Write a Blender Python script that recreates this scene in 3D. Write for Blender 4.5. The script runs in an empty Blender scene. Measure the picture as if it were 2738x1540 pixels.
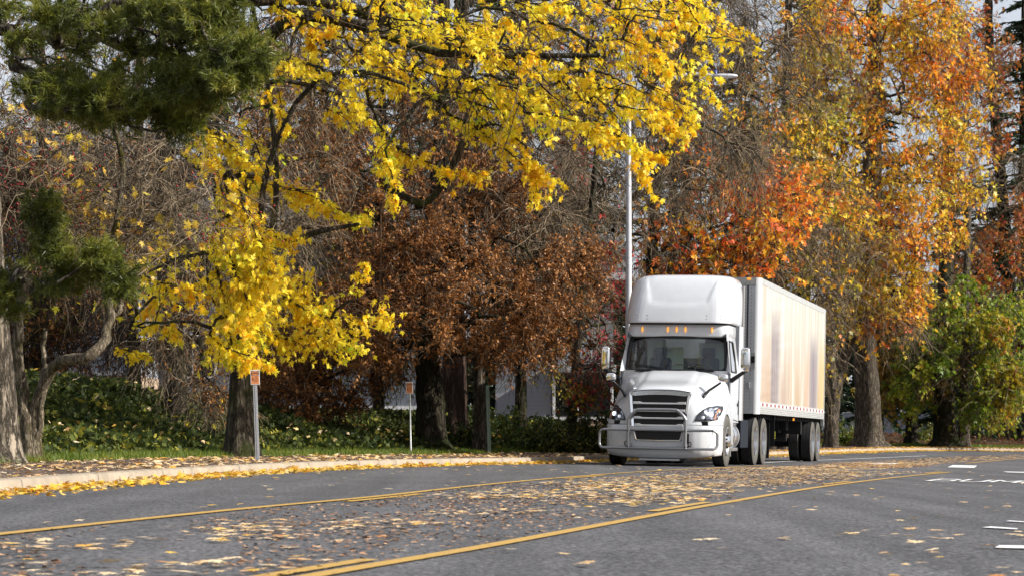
import bpy, math
import numpy as np
from mathutils import Vector, Matrix

# ------------------------------------------------------------------ camera, world, sun
sc = bpy.context.scene
FPX, CX, HZ, CZ, G = 6412.0, 1369.0, 1155.0, 0.62, 0.018   # focal length in photo pixels, image centre, eye level, eye height, cross fall
cam_d = bpy.data.cameras.new("camera"); cam = bpy.data.objects.new("camera", cam_d)
sc.collection.objects.link(cam); sc.camera = cam
cam.location = (0, 0, CZ); cam.rotation_euler = (math.radians(90), 0, 0)
cam_d.sensor_width = 36; cam_d.lens = FPX / 2738 * 36
cam_d.shift_y = (HZ - 770) / 2738
cam_d.clip_start = 0.1; cam_d.clip_end = 3000
cam_d.dof.use_dof = True; cam_d.dof.focus_distance = 46; cam_d.dof.aperture_fstop = 9.0

SUN_AZ, SUN_EL = math.radians(103), math.radians(31)        # azimuth measured from +Y towards +X
S = Vector((math.sin(SUN_AZ) * math.cos(SUN_EL), math.cos(SUN_AZ) * math.cos(SUN_EL), math.sin(SUN_EL)))
w = bpy.data.worlds.new("World"); sc.world = w; w.use_nodes = True
nt = w.node_tree; bg = nt.nodes["Background"]
sky = nt.nodes.new("ShaderNodeTexSky"); sky.sky_type = 'NISHITA'; sky.sun_disc = False
sky.sun_elevation = SUN_EL; sky.sun_rotation = SUN_AZ; sky.air_density = 1.0; sky.dust_density = 3.0; sky.ozone_density = 1.0
# thin bright cloud sheet over the blue
wtc = nt.nodes.new("ShaderNodeTexCoord"); wmp = nt.nodes.new("ShaderNodeMapping"); wmp.inputs["Scale"].default_value = (1, 1, 2.2); nt.links.new(wtc.outputs["Generated"], wmp.inputs[0])
wns = nt.nodes.new("ShaderNodeTexNoise"); wns.inputs["Scale"].default_value = 2.6; wns.inputs["Detail"].default_value = 7; nt.links.new(wmp.outputs[0], wns.inputs[0])
wmr = nt.nodes.new("ShaderNodeMapRange"); wmr.inputs[1].default_value = 0.36; wmr.inputs[2].default_value = 0.62; wmr.inputs[3].default_value = 0.35; wmr.inputs[4].default_value = 0.95; nt.links.new(wns.outputs[0], wmr.inputs[0])
wmx = nt.nodes.new("ShaderNodeMix"); wmx.data_type = 'RGBA'; nt.links.new(wmr.outputs[0], wmx.inputs[0]); nt.links.new(sky.outputs[0], wmx.inputs[6]); wmx.inputs[7].default_value = (6.6, 6.9, 7.6, 1)
nt.links.new(wmx.outputs[2], bg.inputs[0]); bg.inputs[1].default_value = 0.092
sd = bpy.data.lights.new("sun", 'SUN'); sd.energy = 5.0; sd.angle = math.radians(0.6); sd.color = (1, 0.95, 0.87)
so = bpy.data.objects.new("sun", sd); sc.collection.objects.link(so)
so.rotation_euler = (-S).to_track_quat('-Z', 'Y').to_euler(); so.location = (60, -10, 40)
sc.view_settings.view_transform = 'Standard'; sc.view_settings.look = 'None'
sc.view_settings.exposure = 0.50; sc.view_settings.gamma = 1.0
sc.render.engine = 'CYCLES'
sc.cycles.max_bounces = 6; sc.cycles.transparent_max_bounces = 12; sc.cycles.diffuse_bounces = 3
sc.cycles.glossy_bounces = 3; sc.cycles.transmission_bounces = 4; sc.cycles.caustics_reflective = False; sc.cycles.caustics_refractive = False
sc.cycles.use_denoising = True

# ------------------------------------------------------------------ helpers
COL = sc.collection
def W3(x, y, D):
    return np.array([(x - CX) * D / FPX, D, CZ + (HZ - y) * D / FPX])
def tag(o, label=None, cat=None, group=None, kind=None):
    if label: o["label"] = label
    if cat: o["category"] = cat
    if group: o["group"] = group
    if kind: o["kind"] = kind
    return o
def empty(name, loc=(0, 0, 0), parent=None):
    o = bpy.data.objects.new(name, None); COL.objects.link(o); o.location = loc
    o.empty_display_size = 0.2
    if parent: o.parent = parent
    return o
def mesh(name, V, F, mats, parent=None, smooth=True, midx=None):
    """V (n,3); F is (m,k) array or list of tuples"""
    me = bpy.data.meshes.new(name)
    V = np.asarray(V, np.float32)
    if isinstance(F, np.ndarray):
        m, k = F.shape
        me.vertices.add(len(V)); me.vertices.foreach_set("co", V.ravel())
        me.loops.add(m * k); me.loops.foreach_set("vertex_index", F.astype(np.int32).ravel())
        me.polygons.add(m)
        me.polygons.foreach_set("loop_start", np.arange(0, m * k, k, dtype=np.int32))
        me.update(calc_edges=True)
    else:
        me.from_pydata([tuple(map(float, v)) for v in V], [], F)
    if not isinstance(mats, (list, tuple)): mats = [mats]
    for m_ in mats: me.materials.append(m_)
    n = len(me.polygons)
    if midx is not None: me.polygons.foreach_set("material_index", np.asarray(midx, np.int32))
    me.polygons.foreach_set("use_smooth", np.full(n, bool(smooth)))
    me.update()
    o = bpy.data.objects.new(name, me); COL.objects.link(o)
    if parent: o.parent = parent
    return o
class MB:
    def __init__(s): s.V, s.F, s.M, s.n = [], [], [], 0
    def add(s, V, F, m=0):
        V = np.asarray(V, float).reshape(-1, 3)
        s.V.append(V)
        s.F += [tuple(int(i) + s.n for i in f) for f in F]; s.M += [m] * len(F); s.n += len(V); return s
    def box(s, x0, x1, y0, y1, z0, z1, m=0):
        V = [(x, y, z) for z in (z0, z1) for y in (y0, y1) for x in (x0, x1)]
        return s.add(V, [(0, 2, 3, 1), (4, 5, 7, 6), (0, 1, 5, 4), (2, 6, 7, 3), (0, 4, 6, 2), (1, 3, 7, 5)], m)
    def grid(s, A, m=0, flip=False, close=False):
        A = np.asarray(A, float); a, b = A.shape[:2]; F = []
        for i in range(a - 1):
            for j in range(b if close else b - 1):
                j2 = (j + 1) % b
                f = (i * b + j, i * b + j2, (i + 1) * b + j2, (i + 1) * b + j)
                F.append(f[::-1] if flip else f)
        return s.add(A.reshape(-1, 3), F, m)
    def tube(s, P, r, n=10, m=0, cap=True):
        P = np.asarray(P, float); k = len(P)
        R = np.full(k, r) if np.isscalar(r) else np.asarray(r, float)
        T = np.gradient(P, axis=0); T /= np.linalg.norm(T, axis=1)[:, None] + 1e-12
        ref = np.array([0.0, 0, 1.0]) if abs(T[0, 2]) < 0.9 else np.array([1.0, 0, 0])
        N = np.cross(T[0], ref); N /= np.linalg.norm(N); rings = []
        for i in range(k):
            N = N - T[i] * N.dot(T[i]); N /= np.linalg.norm(N) + 1e-12; B = np.cross(T[i], N)
            a = np.linspace(0, 2 * np.pi, n, endpoint=False)
            rings.append(P[i] + R[i] * (np.cos(a)[:, None] * N + np.sin(a)[:, None] * B))
        n0 = s.n; s.grid(rings, m, close=True)
        if cap:
            s.F += [tuple(range(n0, n0 + n)), tuple(range(n0 + (k - 1) * n, n0 + k * n))[::-1]]; s.M += [m, m]
        return s
    def lathe(s, c, prof, n=40, m=0, axis=0):
        """prof: (offset along axis, radius)"""
        a = np.linspace(0, 2 * np.pi, n, endpoint=False); A = []
        for off, r in prof:
            ring = np.zeros((n, 3))
            o = [i for i in range(3) if i != axis]
            ring[:, axis] = off; ring[:, o[0]] = r * np.cos(a); ring[:, o[1]] = r * np.sin(a)
            A.append(ring + np.array(c))
        return s.grid(A, m, close=True)
    def build(s, name, parent, mats, smooth=False, bevel=0, seg=2, auto=None):
        o = mesh(name, np.concatenate(s.V), s.F, mats, parent, smooth, s.M)
        if bevel:
            b = o.modifiers.new("bevel", 'BEVEL'); b.width = bevel; b.segments = seg; b.limit_method = 'ANGLE'; b.angle_limit = math.radians(35)
        if auto: o.data.set_sharp_from_angle(angle=math.radians(auto))
        return o
def tubes(P, R, n=3):
    """batch of M tubes with K points each -> verts, quads"""
    P = np.asarray(P, np.float32); M, K, _ = P.shape
    T = np.gradient(P, axis=1); T /= np.linalg.norm(T, axis=2, keepdims=True) + 1e-9
    d = P[:, -1] - P[:, 0]; d /= np.linalg.norm(d, axis=1, keepdims=True) + 1e-9
    ref = np.where(np.abs(d[:, 2:3]) < 0.8, np.array([[0, 0, 1.0]]), np.array([[1.0, 0.1, 0]]))[:, None, :]
    N = np.cross(T, ref); N /= np.linalg.norm(N, axis=2, keepdims=True) + 1e-9
    B = np.cross(T, N)
    a = np.linspace(0, 2 * np.pi, n, endpoint=False)
    V = P[:, :, None, :] + R[:, :, None, None] * (np.cos(a)[None, None, :, None] * N[:, :, None, :] + np.sin(a)[None, None, :, None] * B[:, :, None, :])
    idx = np.arange(M * K * n).reshape(M, K, n); j2 = (np.arange(n) + 1) % n
    F = np.stack([idx[:, :-1, :], idx[:, :-1][:, :, j2], idx[:, 1:][:, :, j2], idx[:, 1:, :]], -1).reshape(-1, 4)
    return V.reshape(-1, 3), F
def norm(a): return a / (np.linalg.norm(a, axis=-1, keepdims=True) + 1e-9)
def catmull(P, n):
    P = np.asarray(P, float); k = len(P)
    Q = np.vstack([2 * P[0] - P[1], P, 2 * P[-1] - P[-2]])
    t = np.linspace(0, k - 1 - 1e-9, n); i = t.astype(int); f = (t - i)[:, None]
    p0, p1, p2, p3 = Q[i], Q[i + 1], Q[i + 2], Q[i + 3]
    return 0.5 * (2 * p1 + (p2 - p0) * f + (2 * p0 - 5 * p1 + 4 * p2 - p3) * f**2 + (3 * p1 - p0 - 3 * p2 + p3) * f**3)

# ------------------------------------------------------------------ materials
def lin(r, g, b):
    f = lambda c: (c / 255 / 12.92) if c <= 10 else ((c / 255 + 0.055) / 1.055) ** 2.4
    return (f(r), f(g), f(b), 1)
def pmat(name, col, rough=0.5, metal=0.0, spec=0.5, coat=0.0, noise=0.0, nscale=8.0, bump=0.0, bscale=40.0, emit=None, es=1.0, stretch=(1, 1, 1)):
    m = bpy.data.materials.new(name); m.use_nodes = True; n = m.node_tree; p = n.nodes["Principled BSDF"]
    p.inputs["Base Color"].default_value = (*col[:3], 1); p.inputs["Roughness"].default_value = rough
    p.inputs["Metallic"].default_value = metal; p.inputs["Specular IOR Level"].default_value = spec
    if coat: p.inputs["Coat Weight"].default_value = coat; p.inputs["Coat Roughness"].default_value = 0.05
    if emit: p.inputs["Emission Color"].default_value = (*emit[:3], 1); p.inputs["Emission Strength"].default_value = es
    if noise or bump:
        tc = n.nodes.new("ShaderNodeTexCoord"); mp = n.nodes.new("ShaderNodeMapping"); mp.inputs["Scale"].default_value = stretch
        n.links.new(tc.outputs["Object"], mp.inputs[0])
    if noise:
        t = n.nodes.new("ShaderNodeTexNoise"); t.inputs["Scale"].default_value = nscale; t.inputs["Detail"].default_value = 8; t.inputs["Roughness"].default_value = 0.65
        n.links.new(mp.outputs[0], t.inputs[0])
        r = n.nodes.new("ShaderNodeMapRange"); r.inputs[1].default_value = 0.3; r.inputs[2].default_value = 0.7
        r.inputs[3].default_value = 1 - noise; r.inputs[4].default_value = 1 + noise; n.links.new(t.outputs[0], r.inputs[0])
        mx = n.nodes.new("ShaderNodeVectorMath"); mx.operation = 'SCALE'; mx.inputs[0].default_value = col[:3]
        n.links.new(r.outputs[0], mx.inputs["Scale"]); n.links.new(mx.outputs[0], p.inputs["Base Color"])
    if bump:
        t = n.nodes.new("ShaderNodeTexNoise"); t.inputs["Scale"].default_value = bscale; t.inputs["Detail"].default_value = 6
        n.links.new(mp.outputs[0], t.inputs[0]); b = n.nodes.new("ShaderNodeBump"); b.inputs["Strength"].default_value = bump; b.inputs["Distance"].default_value = 0.02
        n.links.new(t.outputs[0], b.inputs["Height"]); n.links.new(b.outputs[0], p.inputs["Normal"])
    return m
def leafmat(name, stops, noise=0.35, nscale=0.9, trans=0.4, rough=0.45, spec=0.4, tboost=1.0):
    """stops: [(pos, (r,g,b))...] picked per leaf, shifted by a soft noise through the crown"""
    m = bpy.data.materials.new(name); m.use_nodes = True; n = m.node_tree; L = n.links
    for x in list(n.nodes): n.nodes.remove(x)
    out = n.nodes.new("ShaderNodeOutputMaterial"); geo = n.nodes.new("ShaderNodeNewGeometry"); tc = n.nodes.new("ShaderNodeTexCoord")
    t = n.nodes.new("ShaderNodeTexNoise"); t.inputs["Scale"].default_value = nscale; t.inputs["Detail"].default_value = 2; L.new(tc.outputs["Object"], t.inputs[0])
    mr = n.nodes.new("ShaderNodeMapRange"); mr.inputs[1].default_value = 0.32; mr.inputs[2].default_value = 0.68; L.new(t.outputs[0], mr.inputs[0])
    mx = n.nodes.new("ShaderNodeMix"); mx.inputs[0].default_value = noise; L.new(geo.outputs["Random Per Island"], mx.inputs[2]); L.new(mr.outputs[0], mx.inputs[3])
    cr = n.nodes.new("ShaderNodeValToRGB"); L.new(mx.outputs[0], cr.inputs[0])
    e = cr.color_ramp.elements
    while len(e) < len(stops): e.new(0.5)
    for i, (p_, c_) in enumerate(stops): e[i].position = p_; e[i].color = (*c_, 1)
    p = n.nodes.new("ShaderNodeBsdfPrincipled"); p.inputs["Roughness"].default_value = rough; p.inputs["Specular IOR Level"].default_value = spec
    L.new(cr.outputs[0], p.inputs["Base Color"])
    tr = n.nodes.new("ShaderNodeBsdfTranslucent")
    gm = n.nodes.new("ShaderNodeVectorMath"); gm.operation = 'SCALE'; gm.inputs["Scale"].default_value = tboost; L.new(cr.outputs[0], gm.inputs[0]); L.new(gm.outputs[0], tr.inputs[0])
    ms = n.nodes.new("ShaderNodeMixShader"); ms.inputs[0].default_value = trans
    L.new(p.outputs[0], ms.inputs[1]); L.new(tr.outputs[0], ms.inputs[2]); L.new(ms.outputs[0], out.inputs[0])
    return m
def twigmat(name, c1, c2):
    m = pmat(name, c2, .75, spec=.25); n = m.node_tree; g = n.nodes.new("ShaderNodeNewGeometry"); cr = n.nodes.new("ShaderNodeValToRGB")
    cr.color_ramp.elements[0].color = (*c1, 1); cr.color_ramp.elements[1].color = (*c2, 1); cr.color_ramp.elements[0].position = .25
    n.links.new(g.outputs["Random Per Island"], cr.inputs[0]); n.links.new(cr.outputs[0], n.nodes["Principled BSDF"].inputs["Base Color"]); return m
def barkmat(name, c1, c2, scale=1.0, bump=0.8, moss=None, vs=0.18):
    m = bpy.data.materials.new(name); m.use_nodes = True; n = m.node_tree; L = n.links; p = n.nodes["Principled BSDF"]
    tc = n.nodes.new("ShaderNodeTexCoord"); mp = n.nodes.new("ShaderNodeMapping"); mp.inputs["Scale"].default_value = (scale, scale, scale * vs); L.new(tc.outputs["Object"], mp.inputs[0])
    t = n.nodes.new("ShaderNodeTexNoise"); t.inputs["Scale"].default_value = 14; t.inputs["Detail"].default_value = 7; t.inputs["Roughness"].default_value = 0.7; t.inputs["Distortion"].default_value = 0.4; L.new(mp.outputs[0], t.inputs[0])
    v = n.nodes.new("ShaderNodeTexVoronoi"); v.inputs["Scale"].default_value = 13; v.feature = 'DISTANCE_TO_EDGE'
    ad = n.nodes.new("ShaderNodeVectorMath"); ad.operation = 'MULTIPLY_ADD'; ad.inputs[1].default_value = (0.25, 0.25, 0.25); L.new(t.outputs[1], ad.inputs[0]); L.new(mp.outputs[0], ad.inputs[2]); L.new(ad.outputs[0], v.inputs[0])
    vr = n.nodes.new("ShaderNodeMapRange"); vr.inputs[2].default_value = 0.22; L.new(v.outputs[0], vr.inputs[0])
    ml = n.nodes.new("ShaderNodeMath"); ml.operation = 'MULTIPLY'; L.new(vr.outputs[0], ml.inputs[0]); L.new(t.outputs[0], ml.inputs[1])
    cr = n.nodes.new("ShaderNodeValToRGB"); L.new(ml.outputs[0], cr.inputs[0])
    cr.color_ramp.elements[0].color = (*c1, 1); cr.color_ramp.elements[1].color = (*c2, 1); cr.color_ramp.elements[1].position = 0.6
    src = cr.outputs[0]
    if moss:
        t2 = n.nodes.new("ShaderNodeTexNoise"); t2.inputs["Scale"].default_value = 2.2; t2.inputs["Detail"].default_value = 6; L.new(tc.outputs["Object"], t2.inputs[0])
        r2 = n.nodes.new("ShaderNodeMapRange"); r2.inputs[1].default_value = 0.5; r2.inputs[2].default_value = 0.66; L.new(t2.outputs[0], r2.inputs[0])
        mx = n.nodes.new("ShaderNodeMix"); mx.data_type = 'RGBA'; L.new(r2.outputs[0], mx.inputs[0]); L.new(src, mx.inputs[6]); mx.inputs[7].default_value = (*moss, 1); src = mx.outputs[2]
    L.new(src, p.inputs["Base Color"]); p.inputs["Roughness"].default_value = 0.9; p.inputs["Specular IOR Level"].default_value = 0.15
    b = n.nodes.new("ShaderNodeBump"); b.inputs["Strength"].default_value = bump; b.inputs["Distance"].default_value = 0.05; L.new(ml.outputs[0], b.inputs["Height"]); L.new(b.outputs[0], p.inputs["Normal"])
    return m

# ------------------------------------------------------------------ terrain
KERB = catmull([(-4.9, -30), (-4.9, -8), (-4.85, 6), (-4.75, 14), (-4.5, 21), (-4.1, 27), (-3.55, 32.5), (-2.65, 38), (-1.15, 43.7), (0.85, 50), (3.0, 59), (6.3, 69.5), (9.9, 79), (12.6, 86), (15.9, 92.5), (21, 98), (30, 102), (50, 105.3), (90, 107.3), (170, 108)], 700)
KT = norm(np.gradient(KERB, axis=0)); KN = np.stack([-KT[:, 1], KT[:, 0]], 1)    # normal to the left, away from the road
def kdist(X, Y):
    """signed distance left of the kerb, index of the nearest kerb point"""
    X, Y = np.atleast_1d(X).astype(float), np.atleast_1d(Y).astype(float)
    d = np.empty(len(X)); ii = np.empty(len(X), int)
    for a in range(0, len(X), 20000):
        dx = X[a:a + 20000, None] - KERB[None, :, 0]; dy = Y[a:a + 20000, None] - KERB[None, :, 1]
        q = dx * dx + dy * dy; i = q.argmin(1); ii[a:a + 20000] = i
        r = np.arange(len(i)); d[a:a + 20000] = dx[r, i] * KN[i, 0] + dy[r, i] * KN[i, 1]
    return d, ii
SW, KH = 2.2, 0.12
def sstep(a, b, x):
    t = np.clip((x - a) / (b - a), 0, 1); return t * t * (3 - 2 * t)
def base_z(X, Y=0.0): return -G * np.clip(X, -70, 60) + .22 * sstep(62, 100, np.asarray(Y, float))   # cross fall, and a slight rise far off
def verge_h(d, X, Y):
    B = 1.15 - 0.55 * sstep(44, 58, Y) - 0.3 * sstep(70, 90, Y)
    bank = B * sstep(SW + 1.6, SW + 6.5, d)
    und = 0.05 * np.sin(X * 1.3 + Y * 0.4) * sstep(SW + 1.5, SW + 3, d)
    return np.where(d <= 0, 0, KH + 0.02 * np.clip(d / SW, 0, 1) + 0.05 * sstep(SW, SW + 1, d) + bank + und)
def TZ(X, Y):
    d, _ = kdist(X, Y); X = np.atleast_1d(X); return base_z(X, Y) + verge_h(d, X, np.atleast_1d(Y))
def strip(name, offs, zf, mat, i0=0, i1=None, parent=None):
    K, N = KERB[i0:i1], KN[i0:i1]; offs = np.asarray(offs, float)
    XY = K[:, None, :] + offs[None, :, None] * N[:, None, :]
    Z = zf(XY[..., 0].ravel(), XY[..., 1].ravel(), np.tile(offs, len(K))).reshape(XY.shape[:2])
    A = np.dstack([XY, Z]); a, b = A.shape[:2]; idx = np.arange(a * b).reshape(a, b)
    F = np.stack([idx[:-1, :-1], idx[1:, :-1], idx[1:, 1:], idx[:-1, 1:]], -1).reshape(-1, 4)[:, ::-1]
    return mesh(name, A.reshape(-1, 3), F, mat, parent, True)
def ribbon(name, P, width, mat, lift=0.008, parent=None):
    P = np.asarray(P, float); T = norm(np.gradient(P, axis=0)); N = np.stack([-T[:, 1], T[:, 0]], 1) * width / 2
    A = np.stack([P + N, P - N], 1); Z = base_z(A[..., 0], A[..., 1]) + lift; A = np.dstack([A, Z]); k = len(P); idx = np.arange(2 * k).reshape(k, 2)
    F = np.stack([idx[:-1, 1], idx[1:, 1], idx[1:, 0], idx[:-1, 0]], -1)
    return A.reshape(-1, 3), F
# ------------------------------------------------------------------ ground, road, kerb
def asphalt():
    m = bpy.data.materials.new("asphalt"); m.use_nodes = True; n = m.node_tree; L = n.links; p = n.nodes["Principled BSDF"]
    tc = n.nodes.new("ShaderNodeTexCoord")
    def noise(sc_, det, stretch=(1, 1, 1), rough=0.6):
        mp = n.nodes.new("ShaderNodeMapping"); mp.inputs["Scale"].default_value = stretch; mp.inputs["Rotation"].default_value = (0, 0, math.radians(14)); L.new(tc.outputs["Object"], mp.inputs[0])
        t = n.nodes.new("ShaderNodeTexNoise"); t.inputs["Scale"].default_value = sc_; t.inputs["Detail"].default_value = det; t.inputs["Roughness"].default_value = rough; L.new(mp.outputs[0], t.inputs[0]); return t
    a = noise(34, 5, rough=0.8); b = noise(1.0, 4, (1.4, 0.06, 1)); c = noise(0.6, 6)
    v = n.nodes.new("ShaderNodeTexVoronoi"); v.inputs["Scale"].default_value = 42; L.new(tc.outputs["Object"], v.inputs[0])
    cr = n.nodes.new("ShaderNodeValToRGB"); L.new(a.outputs[0], cr.inputs[0]); e = cr.color_ramp.elements
    e[0].position = 0.40; e[0].color = (0.013, 0.013, 0.015, 1); e[1].position = 0.62; e[1].color = (0.148, 0.146, 0.152, 1)
    mr = n.nodes.new("ShaderNodeMapRange"); mr.inputs[1].default_value = 0.3; mr.inputs[2].default_value = 0.7; mr.inputs[3].default_value = 0.72; mr.inputs[4].default_value = 1.3; L.new(b.outputs[0], mr.inputs[0])
    mr2 = n.nodes.new("ShaderNodeMapRange"); mr2.inputs[1].default_value = 0.3; mr2.inputs[2].default_value = 0.7; mr2.inputs[3].default_value = 0.85; mr2.inputs[4].default_value = 1.15; L.new(c.outputs[0], mr2.inputs[0])
    mm = n.nodes.new("ShaderNodeMath"); mm.operation = 'MULTIPLY'; L.new(mr.outputs[0], mm.inputs[0]); L.new(mr2.outputs[0], mm.inputs[1])
    sp = n.nodes.new("ShaderNodeMapRange"); sp.inputs[1].default_value = 0.0; sp.inputs[2].default_value = 1.0; sp.inputs[3].default_value = 0.45; sp.inputs[4].default_value = 1.8; L.new(v.outputs["Color"], sp.inputs[0])
    m2 = n.nodes.new("ShaderNodeMath"); m2.operation = 'MULTIPLY'; L.new(mm.outputs[0], m2.inputs[0]); L.new(sp.outputs[0], m2.inputs[1])
    s = n.nodes.new("ShaderNodeVectorMath"); s.operation = 'SCALE'; L.new(cr.outputs[0], s.inputs[0]); L.new(m2.outputs[0], s.inputs["Scale"]); L.new(s.outputs[0], p.inputs["Base Color"])
    p.inputs["Roughness"].default_value = 0.85; p.inputs["Specular IOR Level"].default_value = 0.3
    bp = n.nodes.new("ShaderNodeBump"); bp.inputs["Strength"].default_value = 0.6; bp.inputs["Distance"].default_value = 0.01; L.new(a.outputs[0], bp.inputs["Height"]); L.new(bp.outputs[0], p.inputs["Normal"])
    return m
M_ASPH = asphalt()
M_KERB = pmat("kerb_concrete", (0.33, 0.275, 0.21), 0.9, noise=0.22, nscale=3, bump=0.3, bscale=60, spec=0.2)
M_KJ = pmat("kerb_joint", (0.09, 0.075, 0.06), 0.9)
M_SIDE = pmat("pavement_dark", (0.10, 0.075, 0.06), 0.9, noise=0.4, nscale=2.5, bump=0.5, bscale=45, spec=0.2)
M_SOIL = pmat("soil", (0.055, 0.04, 0.025), 0.95, noise=0.5, nscale=1.6, bump=0.8, bscale=12, spec=0.1)
M_TURF = pmat("turf", (0.07, 0.11, 0.02), 0.95, noise=0.4, nscale=3, bump=0.6, bscale=30, spec=0.1)
def worn(name, col, th=0.42, sc_=26):
    m = bpy.data.materials.new(name); m.use_nodes = True; n = m.node_tree; L = n.links; p = n.nodes["Principled BSDF"]
    tc = n.nodes.new("ShaderNodeTexCoord"); t = n.nodes.new("ShaderNodeTexNoise"); t.inputs["Scale"].default_value = sc_; t.inputs["Detail"].default_value = 8; t.inputs["Roughness"].default_value = 0.8; L.new(tc.outputs["Object"], t.inputs[0])
    r = n.nodes.new("ShaderNodeMapRange"); r.inputs[1].default_value = th - 0.06; r.inputs[2].default_value = th + 0.06; L.new(t.outputs[0], r.inputs[0])
    mx = n.nodes.new("ShaderNodeMix"); mx.data_type = 'RGBA'; L.new(r.outputs[0], mx.inputs[0]); mx.inputs[6].default_value = (0.09, 0.085, 0.08, 1); mx.inputs[7].default_value = (*col, 1)
    L.new(mx.outputs[2], p.inputs["Base Color"]); p.inputs["Roughness"].default_value = 0.7; return m
M_YEL = worn("yellow_road_paint", (0.47, 0.28, 0.055), 0.41); M_WHT = worn("white_road_paint", (0.72, 0.72, 0.72), 0.40)

gx = np.concatenate([np.linspace(-1500, -80, 12), np.linspace(-70, 60, 8), np.linspace(80, 1500, 12)])
gy = np.concatenate([[-300, -100, 0, 30, 50, 60], np.arange(64, 104, 3.0), [110, 140, 200, 400, 900, 1700, 2700]]); GXm, GYm = np.meshgrid(gx, gy)
Vg = np.stack([GXm, GYm, base_z(GXm, GYm) - 0.12], -1).reshape(-1, 3); ii = np.arange(len(Vg)).reshape(len(gy), len(gx))
Fg = np.stack([ii[:-1, :-1], ii[:-1, 1:], ii[1:, 1:], ii[1:, :-1]], -1).reshape(-1, 4)
tag(mesh("ground", Vg, Fg, M_SOIL), kind="structure")
tag(strip("road", [-24, -18, -12, -8, -4, -1, 0.0], lambda X, Y, d: base_z(X, Y), M_ASPH), kind="structure")
# kerb: face, rounded nose, top
def kz(X, Y, d):
    return base_z(X, Y) + np.interp(d, [0, 0.012, 0.03, 0.055, 0.16, 0.17], [0, 0.10, 0.113, KH, KH + 0.003, 0.0])
i_end = int(np.argmin(abs(KERB[:, 1] - 142.9)))
tag(strip("kerb", [0, 0.012, 0.03, 0.055, 0.16], kz, M_KERB), kind="structure")
# joints cut into the kerb
js = MB(); acc = np.concatenate([[0], np.cumsum(np.linalg.norm(np.diff(KERB, axis=0), axis=1))])
rng = np.random.default_rng(5); q = 3.0
while q < 150:
    i = int(np.searchsorted(acc, q)); q += 3.05 if rng.random() < 0.75 else 1.0
    if KERB[i, 1] < 15: continue
    A = []
    for d in (-0.0025, 0.0095, 0.028, 0.054, 0.16):
        z = kz(np.array([0.0]), 0.0, np.array([max(d + 0.0025, 0)]))[0] + 0.003
        pc = KERB[i] + (d) * KN[i]; zz = base_z(pc[0], pc[1]) + z
        A.append([(*(pc - KT[i] * 0.006), zz), (*(pc + KT[i] * 0.006), zz)])
    js.grid(A)
tag(js.build("kerb_joint", None, M_KJ), kind="structure")
tag(strip("pavement", [0.16, 0.6, 1.2, 1.8, SW], lambda X, Y, d: base_z(X, Y) + verge_h(d, X, Y) - 0.004, M_SIDE), kind="structure")
tag(strip("verge", [SW, SW + 0.3, SW + 0.6, SW + 0.9], lambda X, Y, d: base_z(X, Y) + verge_h(d, X, Y), M_TURF), kind="structure")
tag(strip("bank", list(np.linspace(SW + .9, SW + 8, 18)) + [16, 25, 45, 90], lambda X, Y, d: base_z(X, Y) + verge_h(d, X, Y), M_SOIL), kind="structure")

# painted lines
L1 = catmull([(-4.3, 2), (-3.6, 8), (-2.84, 13.3), (-2.04, 18.15), (-1.27, 22.1), (-0.30, 28.05), (0.95, 34.5), (2.41, 40.9), (5.0, 50.2), (5.7, 52.4)], 160)
L2 = catmull([(-2.9, 2), (-1.72, 6), (-0.84, 10), (-0.12, 13.0), (1.0, 18), (1.85, 21.7), (3.87, 30.1), (6.05, 38.2), (8.5, 46.5)], 160)
Lc = catmull([(3.75, 46), (6.0, 52.4), (8.4, 62), (11.0, 70), (14.6, 79), (20, 88), (29, 94)], 120)
def sub(L_, y0, y1, off):
    T = norm(np.gradient(L_, axis=0)); N = np.stack([-T[:, 1], T[:, 0]], 1); P = L_ + N * off; k = (P[:, 1] >= y0) & (P[:, 1] <= y1); return P[k]
yb = MB()
for V_, F_ in [ribbon("", sub(L1, 0, 60, 0), 0.105, None), ribbon("", sub(L2, 0, 60, 0), 0.105, None)] + \
    [ribbon("", sub(L1, a, a + 3.2, -0.165), 0.10, None) for a in (8.3, 20.4, 32.6, 44.8)] + [ribbon("", sub(L2, a, a + 3.2, 0.165), 0.10, None) for a in (8.2, 19.3, 31.5, 43.7)] + \
    [ribbon("", catmull([(12.2, 64.5), (14.1, 70.5), (16.5, 77), (21.5, 86), (29, 92)], 40), 0.12, None)]:
    yb.add(V_, F_)
tag(yb.build("road_marking", None, M_YEL), kind="structure")
wb = MB()
V_, F_ = ribbon("", catmull([(5.75, 56), (7.56, 63.1), (10.4, 71), (13.65, 79)], 40), 0.12, None); wb.add(V_, F_)
def quad_mark(pts, lift=0.009):
    P = np.array(pts, float); wb.add(np.column_stack([P, base_z(P[:, 0], P[:, 1]) + lift]), [tuple(range(len(P)))])
def px_ground(x, y):
    D = CZ * FPX / (y - HZ - G * (x - CX))
    for _ in range(30): D = .5 * D + .5 * (CZ - float(.22 * sstep(62, 100, D))) * FPX / (y - HZ - G * (x - CX))
    return ((x - CX) * D / FPX, D)
quad_mark([px_ground(*p) for p in [(2533, 1249), (2605, 1250.5), (2613, 1244.5), (2548, 1243)]])
quad_mark([px_ground(*p) for p in [(2312, 1240.5), (2392, 1241.5), (2402, 1237.8), (2330, 1237.2)]])
quad_mark([px_ground(*p) for p in [(2692, 1262.5), (2760, 1264.5), (2762, 1262), (2682, 1260.3)]])
quad_mark([px_ground(*p) for p in [(2660, 1467), (2800, 1470), (2800, 1462), (2672, 1460)]])
quad_mark([px_ground(*p) for p in [(2626, 1412), (2720, 1417), (2722, 1414.5), (2650, 1409)]])
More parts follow.
